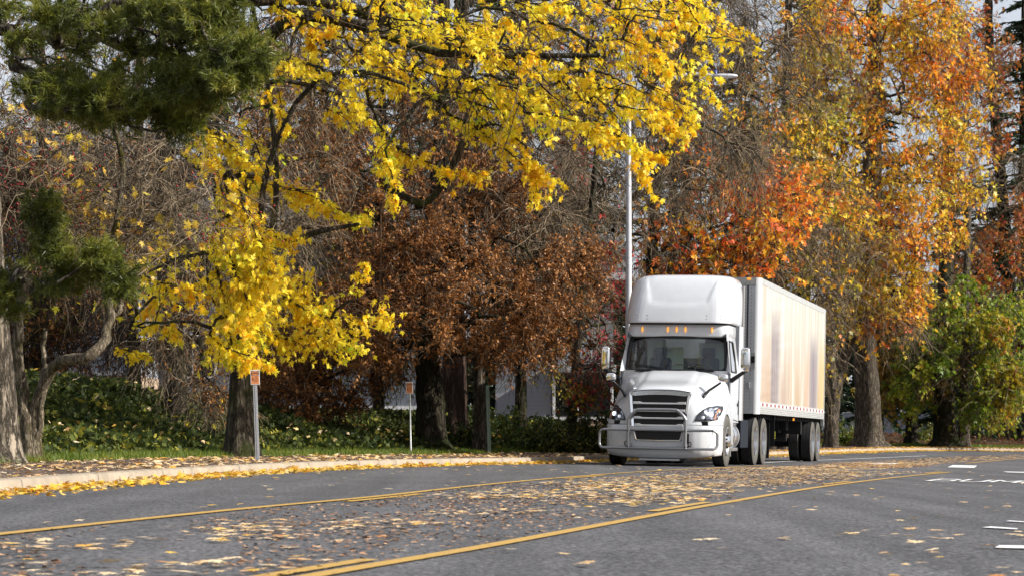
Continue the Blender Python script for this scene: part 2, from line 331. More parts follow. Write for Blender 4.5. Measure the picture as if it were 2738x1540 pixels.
quad_mark([px_ground(*p) for p in [(2690, 1395), (2745, 1398), (2745, 1396), (2700, 1393)]])
# word painted on the road
GL = {"B": [[(0, 0), (0, 1), (.62, 1), (.8, .86), (.8, .66), (.66, .52), (.85, .36), (.85, .14), (.68, 0), (0, 0)], [(0, .52), (.66, .52)]],
      "U": [[(0, 1), (0, .16), (.2, 0), (.62, 0), (.82, .16), (.82, 1)]], "M": [[(0, 0), (0, 1), (.42, .45), (.84, 1), (.84, 0)]],
      "P": [[(0, 0), (0, 1), (.64, 1), (.82, .84), (.82, .6), (.64, .45), (0, .45)]]}
o0 = np.array([6.22, 35.9]); ub = np.array([0.27, 0.963]) * 2.1; vb = np.array([0.93, -0.37]); vb = vb / np.linalg.norm(vb) * 0.40
for k, ch in enumerate("BUMP"):
    for li, stroke in enumerate(GL[ch]):
        for (a0, b0), (a1, b1) in zip(stroke[:-1], stroke[1:]):
            da, db = (a1 - a0) * 0.40, (b1 - b0) * 2.1; l = math.hypot(da, db); ex, ey = -db / l * .040 / .40, da / l * .12 / 2.1
            e2 = 0.03
            q4 = [(a0 + ex, b0 + ey), (a0 - ex, b0 - ey), (a1 - ex, b1 - ey), (a1 + ex, b1 + ey)]
            P = [o0 + vb * (a + k * 1.17) + ub * b for a, b in q4]
            quad_mark(P, 0.009 + 0.0007 * len(wb.V) % 0.004)
tag(wb.build("road_lettering", None, M_WHT), kind="structure")

# ------------------------------------------------------------------ leaf shapes
def fan(pts, c, curl=0.15):
    P = np.array([c] + pts, float); r2 = ((P - np.array(c)) ** 2).sum(1)
    V = np.column_stack([P, -curl * r2]); k = len(pts)
    return V, np.array([(0, 1 + i, 1 + (i + 1) % k) for i in range(k)])
def mir(h): return h + [(-x, y) for x, y in h[::-1] if x > 1e-6]
MAPLE = fan(mir([(0, 0), (.10, .06), (.42, -.06), (.24, .18), (.66, .42), (.42, .42), (.46, .62), (.13, .42), (.26, .78), (.12, .74), (0, 1.12)]), (0, .26), 0.35)
STAR = fan(mir([(0, 0), (.34, -.02), (.18, .22), (.55, .45), (.2, .5), (0, 1.0)]), (0, .33), 0.35)
OAK = fan(mir([(0, 0), (.26, .28), (.14, .45), (.26, .68), (0, 1.0)]), (0, .45), 0.6)
DIA = (np.array([(0, 0, 0), (.3, .45, .07), (0, 1, 0), (-.3, .45, .07)]), np.array([(0, 1, 2), (0, 2, 3)]))
def leaf_mesh(name, rng, pos, size, shape, mat, parent=None, hang=0.6, flat=False, var=0.35, adir=None):
    T, TF = shape; M = len(pos); pos = np.asarray(pos, np.float32)
    if flat:
        nrm = norm(np.column_stack([rng.normal(0, .22, M), rng.normal(0, .22, M), np.ones(M)])) if flat is True else norm(rng.normal(0, 1, (M, 3)) * [flat, flat, 0] + [0, 0, 1])
        a = rng.normal(0, 1, (M, 3)); a = norm(a - nrm * (a * nrm).sum(1, keepdims=True))
    else:
        a = norm(rng.normal(0, 1, (M, 3)) + np.array([0, 0, -hang * 2]))
        if adir is not None: a = norm(a + adir * 1.5)
        nrm = rng.normal(0, 1, (M, 3)); nrm = norm(nrm - a * (a * nrm).sum(1, keepdims=True))
    b = np.cross(a, nrm); s = size * (1 + rng.uniform(-var, var, M))[:, None, None]
    wv = (0.75 + 0.4 * rng.random(M))[:, None, None]
    V = pos[:, None, :] + s * (wv * T[None, :, 0:1] * b[:, None, :] + T[None, :, 1:2] * a[:, None, :] + T[None, :, 2:3] * nrm[:, None, :] * rng.uniform(-.3, 1.6, M)[:, None, None])
    F = (np.arange(M)[:, None, None] * len(T) + TF[None]).reshape(-1, 3)
    if name is None: return V.reshape(-1, 3), F
    return mesh(name, V.reshape(-1, 3), F, mat, parent, False)

# ------------------------------------------------------------------ tree growing
def grow(rng, trunk, targets, up=0.15, pen=0.25, wob=0.06, seg=7, attach=0.35):
    """connect every target to the nearest wood already there; returns chains (n,3) and radius weights"""
    P = [np.array(p) for p in trunk]; nt_ = len(P); par = [-1] + list(range(nt_ - 1)); T_ = norm(np.gradient(np.array(P), axis=0))
    dirs = list(T_); pl = [0.0] * nt_; cnt = [0.0] * nt_
    a0 = int(nt_ * attach); chains = []
    cap = nt_ + len(targets) * seg + 5; PP = np.zeros((cap, 3)); PL = np.zeros(cap); ok = np.zeros(cap, bool); PP[:nt_] = P; ok[a0:nt_] = True; n = nt_
    tp = np.array(P[a0:]); dist = np.array([np.min(np.linalg.norm(tp - t, axis=1)) for t in targets])
    for ti in np.argsort(dist * (1 + 0.25 * rng.random(len(targets)))):
        t = targets[ti]; dd = np.linalg.norm(PP[:n] - t, axis=1); c = dd + pen * PL[:n]; c[~ok[:n]] = 1e9
        i = int(np.argmin(c)); L_ = dd[i]
        if L_ < 0.05: continue
        p0 = PP[i]; straight = (t - p0) / L_
        ctrl = p0 + dirs[i] * 0.3 * L_ + straight * 0.2 * L_ + np.array([0, 0, up * L_]) + rng.normal(0, wob, 3) * L_
        f = np.linspace(0, 1, seg + 1)[1:, None]
        pts = (1 - f) ** 2 * p0 + 2 * f * (1 - f) * ctrl + f * f * t + rng.normal(0, wob * 0.35, (seg, 3)) * L_ * (1 - f) * f * 3
        prev = i; ch = [i]
        for k, q_ in enumerate(pts):
            PP[n] = q_; PL[n] = PL[prev] + np.linalg.norm(q_ - PP[prev]); ok[n] = True; par.append(prev); cnt.append(0.0)
            dirs.append(norm(q_ - PP[prev])); ch.append(n); prev = n; n += 1
        chains.append(ch); j = prev
        while j != -1: cnt[j] += 1; j = par[j]
    return PP[:n], np.array(cnt), chains, np.array(dirs)
def resample(P, R, K):
    s = np.concatenate([[0], np.cumsum(np.linalg.norm(np.diff(P, axis=0), axis=1))]); t = np.linspace(0, s[-1], K)
    return np.stack([np.interp(t, s, P[:, i]) for i in range(3)], 1), np.interp(t, s, R)
def twig_batch(rng, P0, D0, L_, K, droop, wob):
    M = len(P0); P = [P0]; d = norm(D0); st = (L_ / (K - 1))[:, None]
    for k in range(K - 1):
        d = norm(d + rng.normal(0, wob, (M, 3)) + np.array([0, 0, -droop])); P.append(P[-1] + d * st)
    return np.stack(P, 1)
def inblob(rng, b):
    """point inside a blob (x, y, depth, rx, ry, rd) given where it stands"""
    x, y, D, rx, ry, rd = b[:6]
    while True:
        q_ = rng.uniform(-1, 1, 3)
        if q_.dot(q_) < 1: break
    return W3(x + q_[0] * rx, y + q_[1] * ry, D + q_[2] * rd)
def tree(name, label, trunk, rad, blobs, mats, seed=1, group=None, up=0.15, pen=0.25, tip=0.011, ntw=8, tl=0.7, droop=0.12, twob=0.28, nsub=3, tr=0.004, tk=1.55, tn_=.55,
         leaves=None, cat="tree", flare=1.6, tn=18, limbs=(), attach=0.35, knots=0.05, sprays=(), spray_leaf=None, wob=0.06, maxr=0.6):
    """trunk: world points; leaves: list of (n, size, shape, material, hang, filter)"""
    rng = np.random.default_rng(seed); root = empty(name, tuple(map(float, trunk[0]))); tag(root, label, cat, group); org = np.array(trunk[0])
    TP = catmull(trunk, 44); TP[2:-1] += rng.normal(0, knots * 0.25, (41, 3)) * [1, 1, 0]
    h = np.linspace(0, 1, 44); TR = rad[0] * (1 - h) + rad[1] * h; TR = TR * (1 + (flare - 1) * np.exp(-h * 44 / 1.6))
    targets = [inblob(rng, b) for b in blobs for _ in range(b[6])]
    nodes, cnt, chains, dirs = grow(rng, TP, np.array(targets), up, pen, wob, attach=attach)
    R = tip * np.maximum(cnt, 1) ** 0.47; R[:44] = np.maximum(R[:44] * 0, TR)
    wood = MB(); a = np.linspace(0, 2 * np.pi, tn, endpoint=False); lob = 1 + 0.06 * np.sin(a * 3 + seed) + 0.04 * np.sin(a * 5 + 2 * seed)
    Tt = norm(np.gradient(TP, axis=0)); rings = []
    for i in range(44):
        N = norm(np.cross(Tt[i], [0, 1, 0.01])); B = np.cross(Tt[i], N); fl = 1 + 0.25 * np.exp(-i / 1.8) * np.sin(a * 4 + seed)
        rings.append(TP[i] + (TR[i] * lob * fl)[:, None] * (np.cos(a)[:, None] * N + np.sin(a)[:, None] * B))
    wood.grid(np.array(rings) - org, close=True)
    parts = [(np.concatenate(wood.V), np.array(wood.F))]
    CP, CR = [], []
    for ch in chains:
        p, r = nodes[ch].copy(), R[ch].copy(); r[0] = min(r[1] * 1.15, R[ch[0]]); r = np.minimum(r, rad[0] * maxr)
        p2, r2 = resample(p, r, 9); CP.append(p2); CR.append(r2)
    for lp, lr in limbs:
        p2 = catmull(np.array(lp), 9); CP.append(p2); CR.append(np.linspace(lr[0], lr[1], 9))
    CP, CR = np.array(CP), np.array(CR); thick = CR[:, 0] > 0.035
    for sel, nn in ((thick, 8), (~thick, 4)):
        if sel.any(): parts.append(tubes(CP[sel] - org, CR[sel], nn))
    off = 0; Vs, Fs = [], []
    for V_, F_ in parts: Vs.append(V_); Fs.append(F_ + off); off += len(V_)
    mesh("trunk", np.concatenate(Vs), np.concatenate(Fs), mats[0], root, True)
    # twigs
    fine = np.where((cnt > 0) & (cnt <= 5) & (np.arange(len(cnt)) >= 44))[0]
    TW = None
    if ntw > 0 and len(fine):
        tr = tr * tk; M = int(len(targets) * ntw * tn_); pick = rng.choice(fine, M); P0 = nodes[pick]; D0 = norm(dirs[pick] * 1.1 + rng.normal(0, 0.65, (M, 3)))
        K = 6; A = twig_batch(rng, P0, D0, tl * rng.uniform(.4, 1.3, M), K, droop, twob)
        RR = tr * np.linspace(1.25, .45, K)[None].repeat(M, 0) * rng.uniform(.7, 1.3, M)[:, None]
        vt, ft = tubes(A - org, RR, 3); Vs, Fs = [vt], [ft]; sets = [A]
        if nsub:
            pk = rng.integers(0, M, M * nsub); kk = rng.integers(1, K, len(pk)); P1 = A[pk, kk]; d1 = norm(A[pk, kk] - A[pk, kk - 1]); D1 = norm(d1 + rng.normal(0, .6, (len(pk), 3)))
            A1 = twig_batch(rng, P1, D1, tl * 0.5 * rng.uniform(.3, 1.2, len(pk)), 5, droop * 1.3, twob)
            v2, f2 = tubes(A1 - org, tr * 0.75 * np.linspace(1, .4, 5)[None].repeat(len(pk), 0), 3); Vs.append(v2); Fs.append(f2 + len(vt)); sets.append(A1)
        mesh("branch", np.concatenate(Vs), np.concatenate(Fs), mats[1], root, False)
        TW = sets
    for li, (n_, size, shape, mat, hang, flt) in enumerate(leaves or ()):
        got = []; need = n_; tries = 0; clump = None
        while need > 0 and tries < 12:
            A = TW[rng.integers(0, len(TW))]; M = need * 2
            pk = rng.integers(0, len(A), M); kk = rng.integers(1, A.shape[1], M); f = rng.random(M)[:, None]
            p = A[pk, kk] * f + A[pk, kk - 1] * (1 - f)
            if flt is not None: p = p[flt(p, rng)]
            p = p[:need]; got.append(p); need -= len(p); tries += 1
        p = np.concatenate(got) + rng.normal(0, size * 0.25, (sum(map(len, got)), 3))
        leaf_mesh("crown", rng, p - org, size, shape, mat, root, hang)
    return root, TW, org
def lown(p, f, seed):
    """smooth pseudo-noise used to make leaf clusters and gaps"""
    r = np.random.default_rng(seed); v = 0
    for k in range(5):
        w_ = r.normal(0, f, 3) * (1 + 0.5 * k); v = v + np.sin(p @ w_ + r.uniform(0, 6.28)) / (1 + 0.35 * k)
    return v
def px_of(p): return CX + FPX * p[:, 0] / p[:, 1], HZ - FPX * (p[:, 2] - CZ) / p[:, 1]
# ------------------------------------------------------------------ truck and trailer
M_PAINT = pmat("white_paint", (0.59, 0.61, 0.645), 0.2, spec=0.5, coat=0.6, noise=0.05, nscale=3)
M_PAINT2 = pmat("white_plastic", (0.52, 0.54, 0.56), 0.35, spec=0.5, noise=0.04, nscale=5)
M_BLK = pmat("black_plastic", (0.012, 0.012, 0.014), 0.45, spec=0.4)
M_DARK = pmat("chassis_black", (0.01, 0.01, 0.011), 0.6, spec=0.3, noise=0.5, nscale=9)
M_CHR = pmat("chrome", (0.93, 0.94, 0.95), 0.10, 1.0)
M_ALU = pmat("polished_aluminium", (0.72, 0.73, 0.75), 0.28, 1.0, noise=0.08, nscale=14)
M_BAR = pmat("grey_steel_tube", (0.36, 0.37, 0.39), 0.33, 0.85, noise=0.06, nscale=20)
M_SLAT = pmat("grille_slat", (0.80, 0.82, 0.84), 0.35, 0.0)
M_TYRE = pmat("tyre_rubber", (0.022, 0.022, 0.024), 0.75, spec=0.3, noise=0.3, nscale=18, bump=0.2, bscale=60)
M_TYREW = pmat("tyre_sidewall", (0.10, 0.095, 0.085), 0.85, spec=0.2, noise=0.25, nscale=12)
M_AMB = pmat("amber_lens", (0.75, 0.22, 0.01), 0.2, emit=(1.0, 0.36, 0.03), es=0.9, coat=0.8)
M_LAMP = pmat("lamp_lit", (0.9, 0.9, 0.9), 0.2, emit=(0.9, 0.96, 1.0), es=3.2)
M_LAMPIN = pmat("lamp_bowl", (0.10, 0.11, 0.14), 0.2, 0.5)
M_SEAT = pmat("seat_cloth", (0.035, 0.055, 0.09), 0.85, noise=0.2, nscale=20)
M_INT = pmat("cab_lining", (0.12, 0.13, 0.12), 0.8)
M_DASH = pmat("dash_dark", (0.02, 0.022, 0.025), 0.6)
M_GALV = pmat("galvanised_steel", (0.52, 0.53, 0.54), 0.5, 0.25, noise=0.12, nscale=12)
def glass(name, tint, refl=1.0):
    m = bpy.data.materials.new(name); m.use_nodes = True; n = m.node_tree; L = n.links
    for x in list(n.nodes): n.nodes.remove(x)
    o = n.nodes.new("ShaderNodeOutputMaterial"); t = n.nodes.new("ShaderNodeBsdfTransparent"); t.inputs[0].default_value = (*tint, 1)
    g = n.nodes.new("ShaderNodeBsdfGlossy"); g.inputs["Roughness"].default_value = 0.015; g.inputs[0].default_value = (1, 1, 1, 1)
    f = n.nodes.new("ShaderNodeFresnel"); f.inputs[0].default_value = 1.55; a = n.nodes.new("ShaderNodeMath"); a.operation = 'MULTIPLY_ADD'; a.inputs[1].default_value = 1.0; a.inputs[2].default_value = refl
    a.use_clamp = True; L.new(f.outputs[0], a.inputs[0]); mx = n.nodes.new("ShaderNodeMixShader"); L.new(a.outputs[0], mx.inputs[0]); L.new(t.outputs[0], mx.inputs[1]); L.new(g.outputs[0], mx.inputs[2]); L.new(mx.outputs[0], o.inputs[0])
    return m
M_GLS = glass("windscreen_glass", (0.72, 0.82, 0.80), 0.02); M_LENS = glass("headlight_lens", (0.8, 0.82, 0.86), 0.03)
TH = math.atan2(0.2377, 0.9713)
Y_ax = Vector((0.2377, 0.9713, -G * 0.2377)).normalized(); X_ax = Vector((0.9713, -0.2377, -G * 0.9713)).normalized(); Z_ax = X_ax.cross(Y_ax)
RT = Matrix((X_ax, Y_ax, Z_ax)).transposed().to_4x4()
truck = empty("semi_truck"); truck.matrix_world = Matrix.Translation((2.90, 47.75, -G * 2.90 - .045)) @ RT
tag(truck, "white day cab semi truck with grey tubular grille guard driving in the kerb lane", "truck")

# hood with fenders
ST = [  # |v|: A, B, C, D, E as (u, w)
    (0.00, [(.10, .88), (.13, 1.20), (.24, 1.60), (1.1, 1.80), (1.98, 2.00)]),
    (0.30, [(.11, .88), (.14, 1.20), (.25, 1.595), (1.1, 1.80), (1.98, 2.0)]),
    (0.46, [(.12, .88), (.15, 1.20), (.27, 1.58), (1.1, 1.795), (1.99, 1.995)]),
    (0.53, [(.125, .88), (.16, 1.20), (.29, 1.555), (1.1, 1.765), (2.0, 1.975)]),
    (0.64, [(.15, .88), (.19, 1.20), (.36, 1.51), (1.1, 1.745), (2.03, 1.97)]),
    (0.74, [(.19, .88), (.25, 1.20), (.48, 1.43), (1.1, 1.69), (2.06, 1.95)]),
    (0.84, [(.25, .88), (.33, 1.17), (.56, 1.345), (1.1, 1.60), (2.08, 1.93)]),
    (0.93, [(.31, .88), (.40, 1.14), (.64, 1.30), (1.15, 1.50), (2.10, 1.90)]),
    (1.02, [(.40, .88), (.49, 1.10), (.72, 1.245), (1.2, 1.42), (2.12, 1.85)]),
    (1.10, [(.50, .88), (.60, 1.04), (.82, 1.17), (1.25, 1.34), (2.12, 1.74)]),
    (1.155, [(.62, .88), (.71, .97), (.90, 1.09), (1.3, 1.26), (2.12, 1.52)]),
    (1.175, [(.72, .88), (.80, .92), (.95, 1.02), (1.3, 1.19), (2.12, 1.36)])]
sv = np.array([s_[0] for s_ in ST]); sp_ = np.array([s_[1] for s_ in ST])
def hood_prof(v):
    """profile keys at |v|, interpolated across stations"""
    v = abs(v); return np.stack([[np.interp(v, sv, sp_[:, k, c]) for c in range(2)] for k in range(5)])
vv = np.concatenate([np.linspace(0, .40, 6), np.linspace(.44, .80, 13), np.linspace(.83, 1.1, 10), np.linspace(1.12, 1.175, 6)])
vv = np.concatenate([-vv[::-1], vv[1:]])
rows = [catmull(hood_prof(v), 29) for v in vv]
A = np.array([[(v, p[0], p[1]) for p in r] for v, r in zip(vv, rows)])
A[:, :, 1:] = (A[:, :, 1:] + np.concatenate([A[:1], A[:-1]])[:, :, 1:] + np.concatenate([A[1:], A[-1:]])[:, :, 1:]) / 3
# power bulge edge: a soft step along the top
hm = MB(); hm.grid(A, flip=True)
for sgn in (-1, 1):
    row = A[0] if sgn < 0 else A[-1]
    us = np.linspace(.72, 2.12, 40); wt = np.interp(us, row[:, 1], row[:, 2]); dd = np.abs(us - 1.3)
    wb_ = np.where(dd < .585, .53 + np.sqrt(np.maximum(.585**2 - dd**2, 0)), .50); wb_ = np.where(us < .78, .88, wb_); wb_ = np.minimum(np.maximum(wb_, .5), wt - .01)
    G_ = np.array([[(sgn * 1.18, u, wt_ + (b_ - wt_) * t) for t in (0, .5, 1)] + [(sgn * 1.12, u, b_ - .0)] + [(sgn * .80, u, b_)] for u, wt_, b_ in zip(us, wt, wb_)])
    hm.grid(G_, flip=(sgn > 0))
hm.build("hood", truck, [M_PAINT], smooth=True, auto=42)
def hood_u(v, w_):
    r = catmull(hood_prof(v), 60); k = np.searchsorted(r[:, 1], w_); return float(np.interp(w_, r[:, 1], r[:, 0]))
# seam under the hood, small scoop
sm = MB(); sm.tube([(v, hood_prof(v)[0, 0] + .015, .872) for v in np.linspace(-1.15, 1.15, 40)], .012, 6); sm.build("hood_seam", truck, [M_BLK], smooth=True)
sc_ = MB(); sc_.box(-.10, .10, .37, .40, 1.640, 1.652); sc_.box(-.14, .14, .40, .47, 1.645, 1.664); sc_.build("hood_badge_recess", truck, [M_PAINT2], bevel=.005)

# bumper
bu = lambda v: float(np.interp(abs(v), [0, .5, .7, .85, 1.0, 1.1, 1.16, 1.18], [0, .01, .03, .08, .20, .36, .54, .76]))
vb_ = np.linspace(-1.18, 1.18, 61)
prof = [(.868, .05), (.86, .01), (.80, 0), (.62, -.005), (.42, 0), (.31, .02), (.23, .06), (.20, .13), (.195, .3)]
def bw(v, w_): return w_ + (.08 * (abs(v) / 1.18) ** 3 if w_ < .4 else 0)
A = np.array([[(v * (1 - .02 * (o > .05)), bu(v) + o * (1 if abs(v) < 1.1 else .4), bw(v, w_)) for w_, o in prof] for v in vb_])
bm_ = MB(); bm_.grid(A, flip=False)
bumper = bm_.build("bumper", truck, [M_PAINT], smooth=True, auto=50)
lo = MB(); P = lambda v, w_, d: (v, bu(v) - d, w_)
lo.add([P(-.44, .575, .03), P(.44, .575, .03), P(.50, .775, .03), P(-.50, .775, .03)], [(0, 1, 2, 3)]); lo.box(-.47, .47, -.018, .01, .56, .575); lo.box(-.5, .5, -.018, .01, .775, .785)
lo.tube([P(-.50, .775, .014), P(-.44, .575, .014)], .018, 8, 1); lo.tube([P(.50, .775, .014), P(.44, .575, .014)], .018, 8, 1)
lo.tube([P(-.45, .562, .016), P(0, .555, .02), P(.45, .562, .016)], .016, 8, 1)
for k in range(4): lo.box(-.42, .42, -.034, -.024, .61 + k * .04, .615 + k * .04, 0)
lo.build("lower_air_intake", bumper, [M_BLK, M_CHR])
for sgn in (-1, 1):
    t_ = MB(); t_.box(sgn * .60 - .018, sgn * .60 + .018, -.02, .06, .40, .70); t_.build("tow_slot", bumper, [M_BLK])
    h_ = MB(); h_.tube([(sgn * .615, -.03, .53), (sgn * .66, -.045, .53), (sgn * .675, -.05, .50), (sgn * .66, -.045, .45), (sgn * .615, -.03, .45)], .009, 8); h_.build("tow_hook", bumper, [M_BLK], smooth=True)
sk = MB(); sk.box(-.40, .40, .06, .30, .155, .192); sk.build("skid_plate", truck, [M_PAINT2], bevel=.01)
# crease panels on bumper corners
for sgn in (-1, 1):
    c_ = MB(); P_ = [(sgn * .78, .44), (sgn * 1.02, .42), (sgn * 1.07, .79), (sgn * 1.045, .79), (sgn * .99, .445)]
    c_.tube([(v, bu(v) - .002, w_) for v, w_ in [(sgn * 1.0, .44), (sgn * 1.03, .6), (sgn * 1.06, .80)]], .008, 6); c_.build("bumper_crease", bumper, [M_PAINT2], smooth=True)

# grille
gu = lambda w_: .045 + (w_ - .88) * .13
gr = MB(); hwg = lambda w_: .50 + (w_ - .86) * .11
gr.add([(-hwg(.86), gu(.86), .86), (hwg(.86), gu(.86), .86), (hwg(1.53), gu(1.53), 1.53), (-hwg(1.53), gu(1.53), 1.53)], [(0, 1, 2, 3)])
for z in np.arange(.88, 1.52, .018):
    if abs((z % .15)) > .0: gr.box(-.38, .38, gu(z) - .006, gu(z) - .002, z, z + .006, 0)
grille = gr.build("grille", truck, [M_BLK])
for z in (.86, 1.005, 1.15, 1.30):
    s_ = MB(); h = hwg(z) - .015; u_ = gu(z) - .03
    O = [(-h, .028), (-.40, .028), (-.34, .010), (.34, .010), (.40, .028), (h, .028), (h, -.020), (-h, -.020)]
    V0 = [(x, u_ - .012, z + dz) for x, dz in O] + [(x, u_ + .03, z + dz) for x, dz in O]; n_ = len(O)
    s_.add(V0, [tuple(range(n_)), tuple(range(n_, 2 * n_))[::-1]] + [(i, i + n_, (i + 1) % n_ + n_, (i + 1) % n_) for i in range(n_)]); s_.build("grille_slat", grille, [M_SLAT], bevel=.004)
fr = MB()
def fpt(v, w_, d=.0): return (v, gu(w_) - .035 - d, w_)
for sgn in (-1, 1):
    o_ = [fpt(sgn * (hwg(w_) + .045), w_) for w_ in np.linspace(.84, 1.50, 8)]; i_ = [fpt(sgn * hwg(w_), w_, -.01) for w_ in np.linspace(.84, 1.50, 8)]
    back = [(p[0] + sgn * .012, p[1] + .10, p[2]) for p in o_]
    fr.grid(np.array([i_, o_, back]), flip=(sgn < 0))
xs = np.linspace(-(hwg(1.5) + .045), hwg(1.5) + .045, 21); arc = lambda x: 1.565 - .05 * (abs(x) / .62) ** 2.5
fr.grid(np.array([[fpt(x, arc(x) - .095 if abs(x) < .5 else arc(x) - .075, -.005) for x in xs], [fpt(x, arc(x) - .01) for x in xs], [(x, gu(1.55) + .05, arc(x) + .012) for x in xs]]))
fr.build("grille_surround", grille, [M_CHR], smooth=True, auto=30)

# grille guard of bent tube
gg = MB(); GU = -.17
def rrect(hw, z0, z1, r, u_):
    pts = []
    for cx_, cz_, a0 in ((hw - r, z1 - r, 90), (hw - r, z0 + r, 0), (-hw + r, z0 + r, -90), (-hw + r, z1 - r, -180)):
        for a in np.linspace(a0, a0 - 90, 7): pts.append((cx_ + r * math.cos(math.radians(a)), u_, cz_ + r * math.sin(math.radians(a))))
    return pts
loop = rrect(1.19, .40, .765, .09, GU); loop = loop + loop[:1]
loop = [(x, u_ + .16 * max(0, (abs(x) - .75) / .44) ** 2, z) for x, u_, z in loop]
gg.tube(loop, .027, 12, cap=False)
up_ = [(-.575, GU, .40), (-.575, GU - .0, .93), (-.56, GU, 1.0), (-.50, GU, 1.08), (-.42, GU, 1.145), (-.36, GU, 1.165), (0, GU, 1.17)]
full = up_ + [(-x, u_, z) for x, u_, z in up_[-2::-1]]
gg.tube(catmull(full, 60), .031, 12)
for sgn in (-1, 1):
    gg.box(sgn * .575 - .03, sgn * .575 + .03, GU + .02, .02, .44, .50); gg.box(sgn * .575 - .03, sgn * .575 + .03, GU + .02, .02, .70, .74)
guard = gg.build("grille_guard", truck, [M_BAR], smooth=True, auto=40)
for sgn in (-1, 1):
    for z in (.43, .745):
        b_ = MB(); b_.lathe((sgn * .575, GU - .036, z), [(0, .016), (-.008, .014), (-.009, 0.001)], 10, axis=1); b_.build("bolt", guard, [M_BLK], smooth=True)

# headlights laid on the fender surface
def hl(sgn):
    O = [(1.135, 1.22), (1.12, 1.27), (1.03, 1.275), (.92, 1.245), (.82, 1.18), (.745, 1.08), (.70, .955), (.85, .955), (1.0, .962), (1.10, .985), (1.13, 1.09)]
    surf = lambda v, w_, d: (sgn * v, hood_u(v, w_) - d, w_)
    c = np.array([.93, 1.08])
    ring = lambda k: [tuple(c + (np.array(p) - c) * k) for p in O]
    b = MB(); R1, R2, R3 = ring(1.0), ring(.90), ring(.5)
    A_ = np.array([[surf(*p, .004) for p in R1], [surf(*p, .028) for p in ring(.97)], [surf(*p, .024) for p in R2]]); b.grid(A_, 0, close=True, flip=sgn < 0)
    root_ = b.build("headlight", truck, [M_BLK], smooth=True)
    i_ = MB(); A_ = np.array([[surf(*p, .021) for p in R2], [surf(*p, .004) for p in ring(.7)], [surf(*p, .003) for p in R3], [surf(*p, .003) for p in ring(.05)]]); i_.grid(A_, 0, close=True, flip=sgn < 0); i_.build("lamp_housing", root_, [M_LAMPIN], smooth=True)
    l_ = MB()
    for (v, w_, r) in ((.985, 1.085, .041), (.985, 1.085, .04)):
        u_ = hood_u(v, w_) - .028; l_.lathe((sgn * v, u_, w_), [(0.02, r), (0, r * .9), (-.012, r * .5), (-.014, .001)], 16, axis=1); break
    l_.build("main_beam", root_, [M_LAMP], smooth=True)
    l2 = MB(); u_ = hood_u(.84, 1.03) - .026; l2.lathe((sgn * .85, u_, 1.03), [(0.02, .034), (0, .03), (-.008, .001)], 14, axis=1); l2.build("low_beam", root_, [pmat("lamp_side", (.7, .75, .8), .15, emit=(.9, .95, 1), es=.5)], smooth=True)
    a_ = MB(); P_ = [(1.075, 1.215), (1.11, 1.19), (1.105, 1.08), (1.075, 1.0), (1.04, 1.0), (1.06, 1.1)]; a_.add([surf(*p, .030) for p in P_], [tuple(range(6))]); a_.build("turn_signal", root_, [pmat("amber_reflector", (.62, .25, .12), .25)])
    g_ = MB(); A_ = np.array([[surf(*p, .026) for p in ring(.93)], [surf(*p, .045) for p in R3], [surf(*p, .048) for p in ring(.03)]]); g_.grid(A_, 0, close=True, flip=sgn < 0); g_.build("lens", root_, [M_LENS], smooth=True)
hl(-1); hl(1)

# plan outlines for cab, visor and roof fairing
def ushape(hw, u0, u1, rc, crown=.06, n=9):
    pts = [(-hw, u1), (-hw, (u0 + u1) / 2)]
    for a in np.linspace(180, 270, n): pts.append((-hw + rc + rc * math.cos(math.radians(a)), u0 + rc + rc * math.sin(math.radians(a))))
    for x in np.linspace(-hw + rc, hw - rc, 9)[1:-1]: pts.append((x, u0))
    for a in np.linspace(270, 360, n): pts.append((hw - rc + rc * math.cos(math.radians(a)), u0 + rc + rc * math.sin(math.radians(a))))
    pts += [(hw, (u0 + u1) / 2), (hw, u1)]
    return np.array([(x, u_ + crown * (x / hw) ** 2 * (1 if u_ < u1 - .01 else 0)) for x, u_ in pts])
def loft(levels, back):
    A_ = []
    for w_, hw, u0, rc in levels:
        o = ushape(hw, u0, back if not callable(back) else back(w_), rc); A_.append(np.column_stack([o, np.full(len(o), w_)]))
    return np.array(A_)
# visor band above windscreen
vis = MB(); A_ = loft([(2.70, 1.035, 2.27, .16), (2.72, 1.05, 2.245, .18), (2.80, 1.06, 2.25, .2), (2.90, 1.06, 2.27, .22), (2.955, 1.05, 2.30, .24), (2.965, 1.02, 2.33, .24)], 3.42); vis.grid(A_)
vis.add(A_[-1], [tuple(range(A_.shape[1]))]); visor = vis.build("cab_roof", truck, [M_PAINT], smooth=True, auto=40)
for x in (-.73, -.19, -.005, .18, .73):
    l_ = MB(); u_ = 2.235 + .06 * (x / 1.05) ** 2; z = 2.85
    A2 = []
    for t_ in np.linspace(0, 1, 7):
        zz = z - .058 + .116 * t_; wv = .020 * math.sin(math.pi * (0.08 + .84 * t_)) ** .6
        A2.append([(x + wv * math.cos(a), u_ + .03 - .045 * max(0, math.sin(a)) * math.sin(math.pi * (.1 + .8 * t_)) ** .5, zz) for a in np.linspace(-.3, math.pi + .3, 9)])
    l_.grid(A2, flip=True); l_.build("marker_light", truck, [M_AMB], smooth=True)
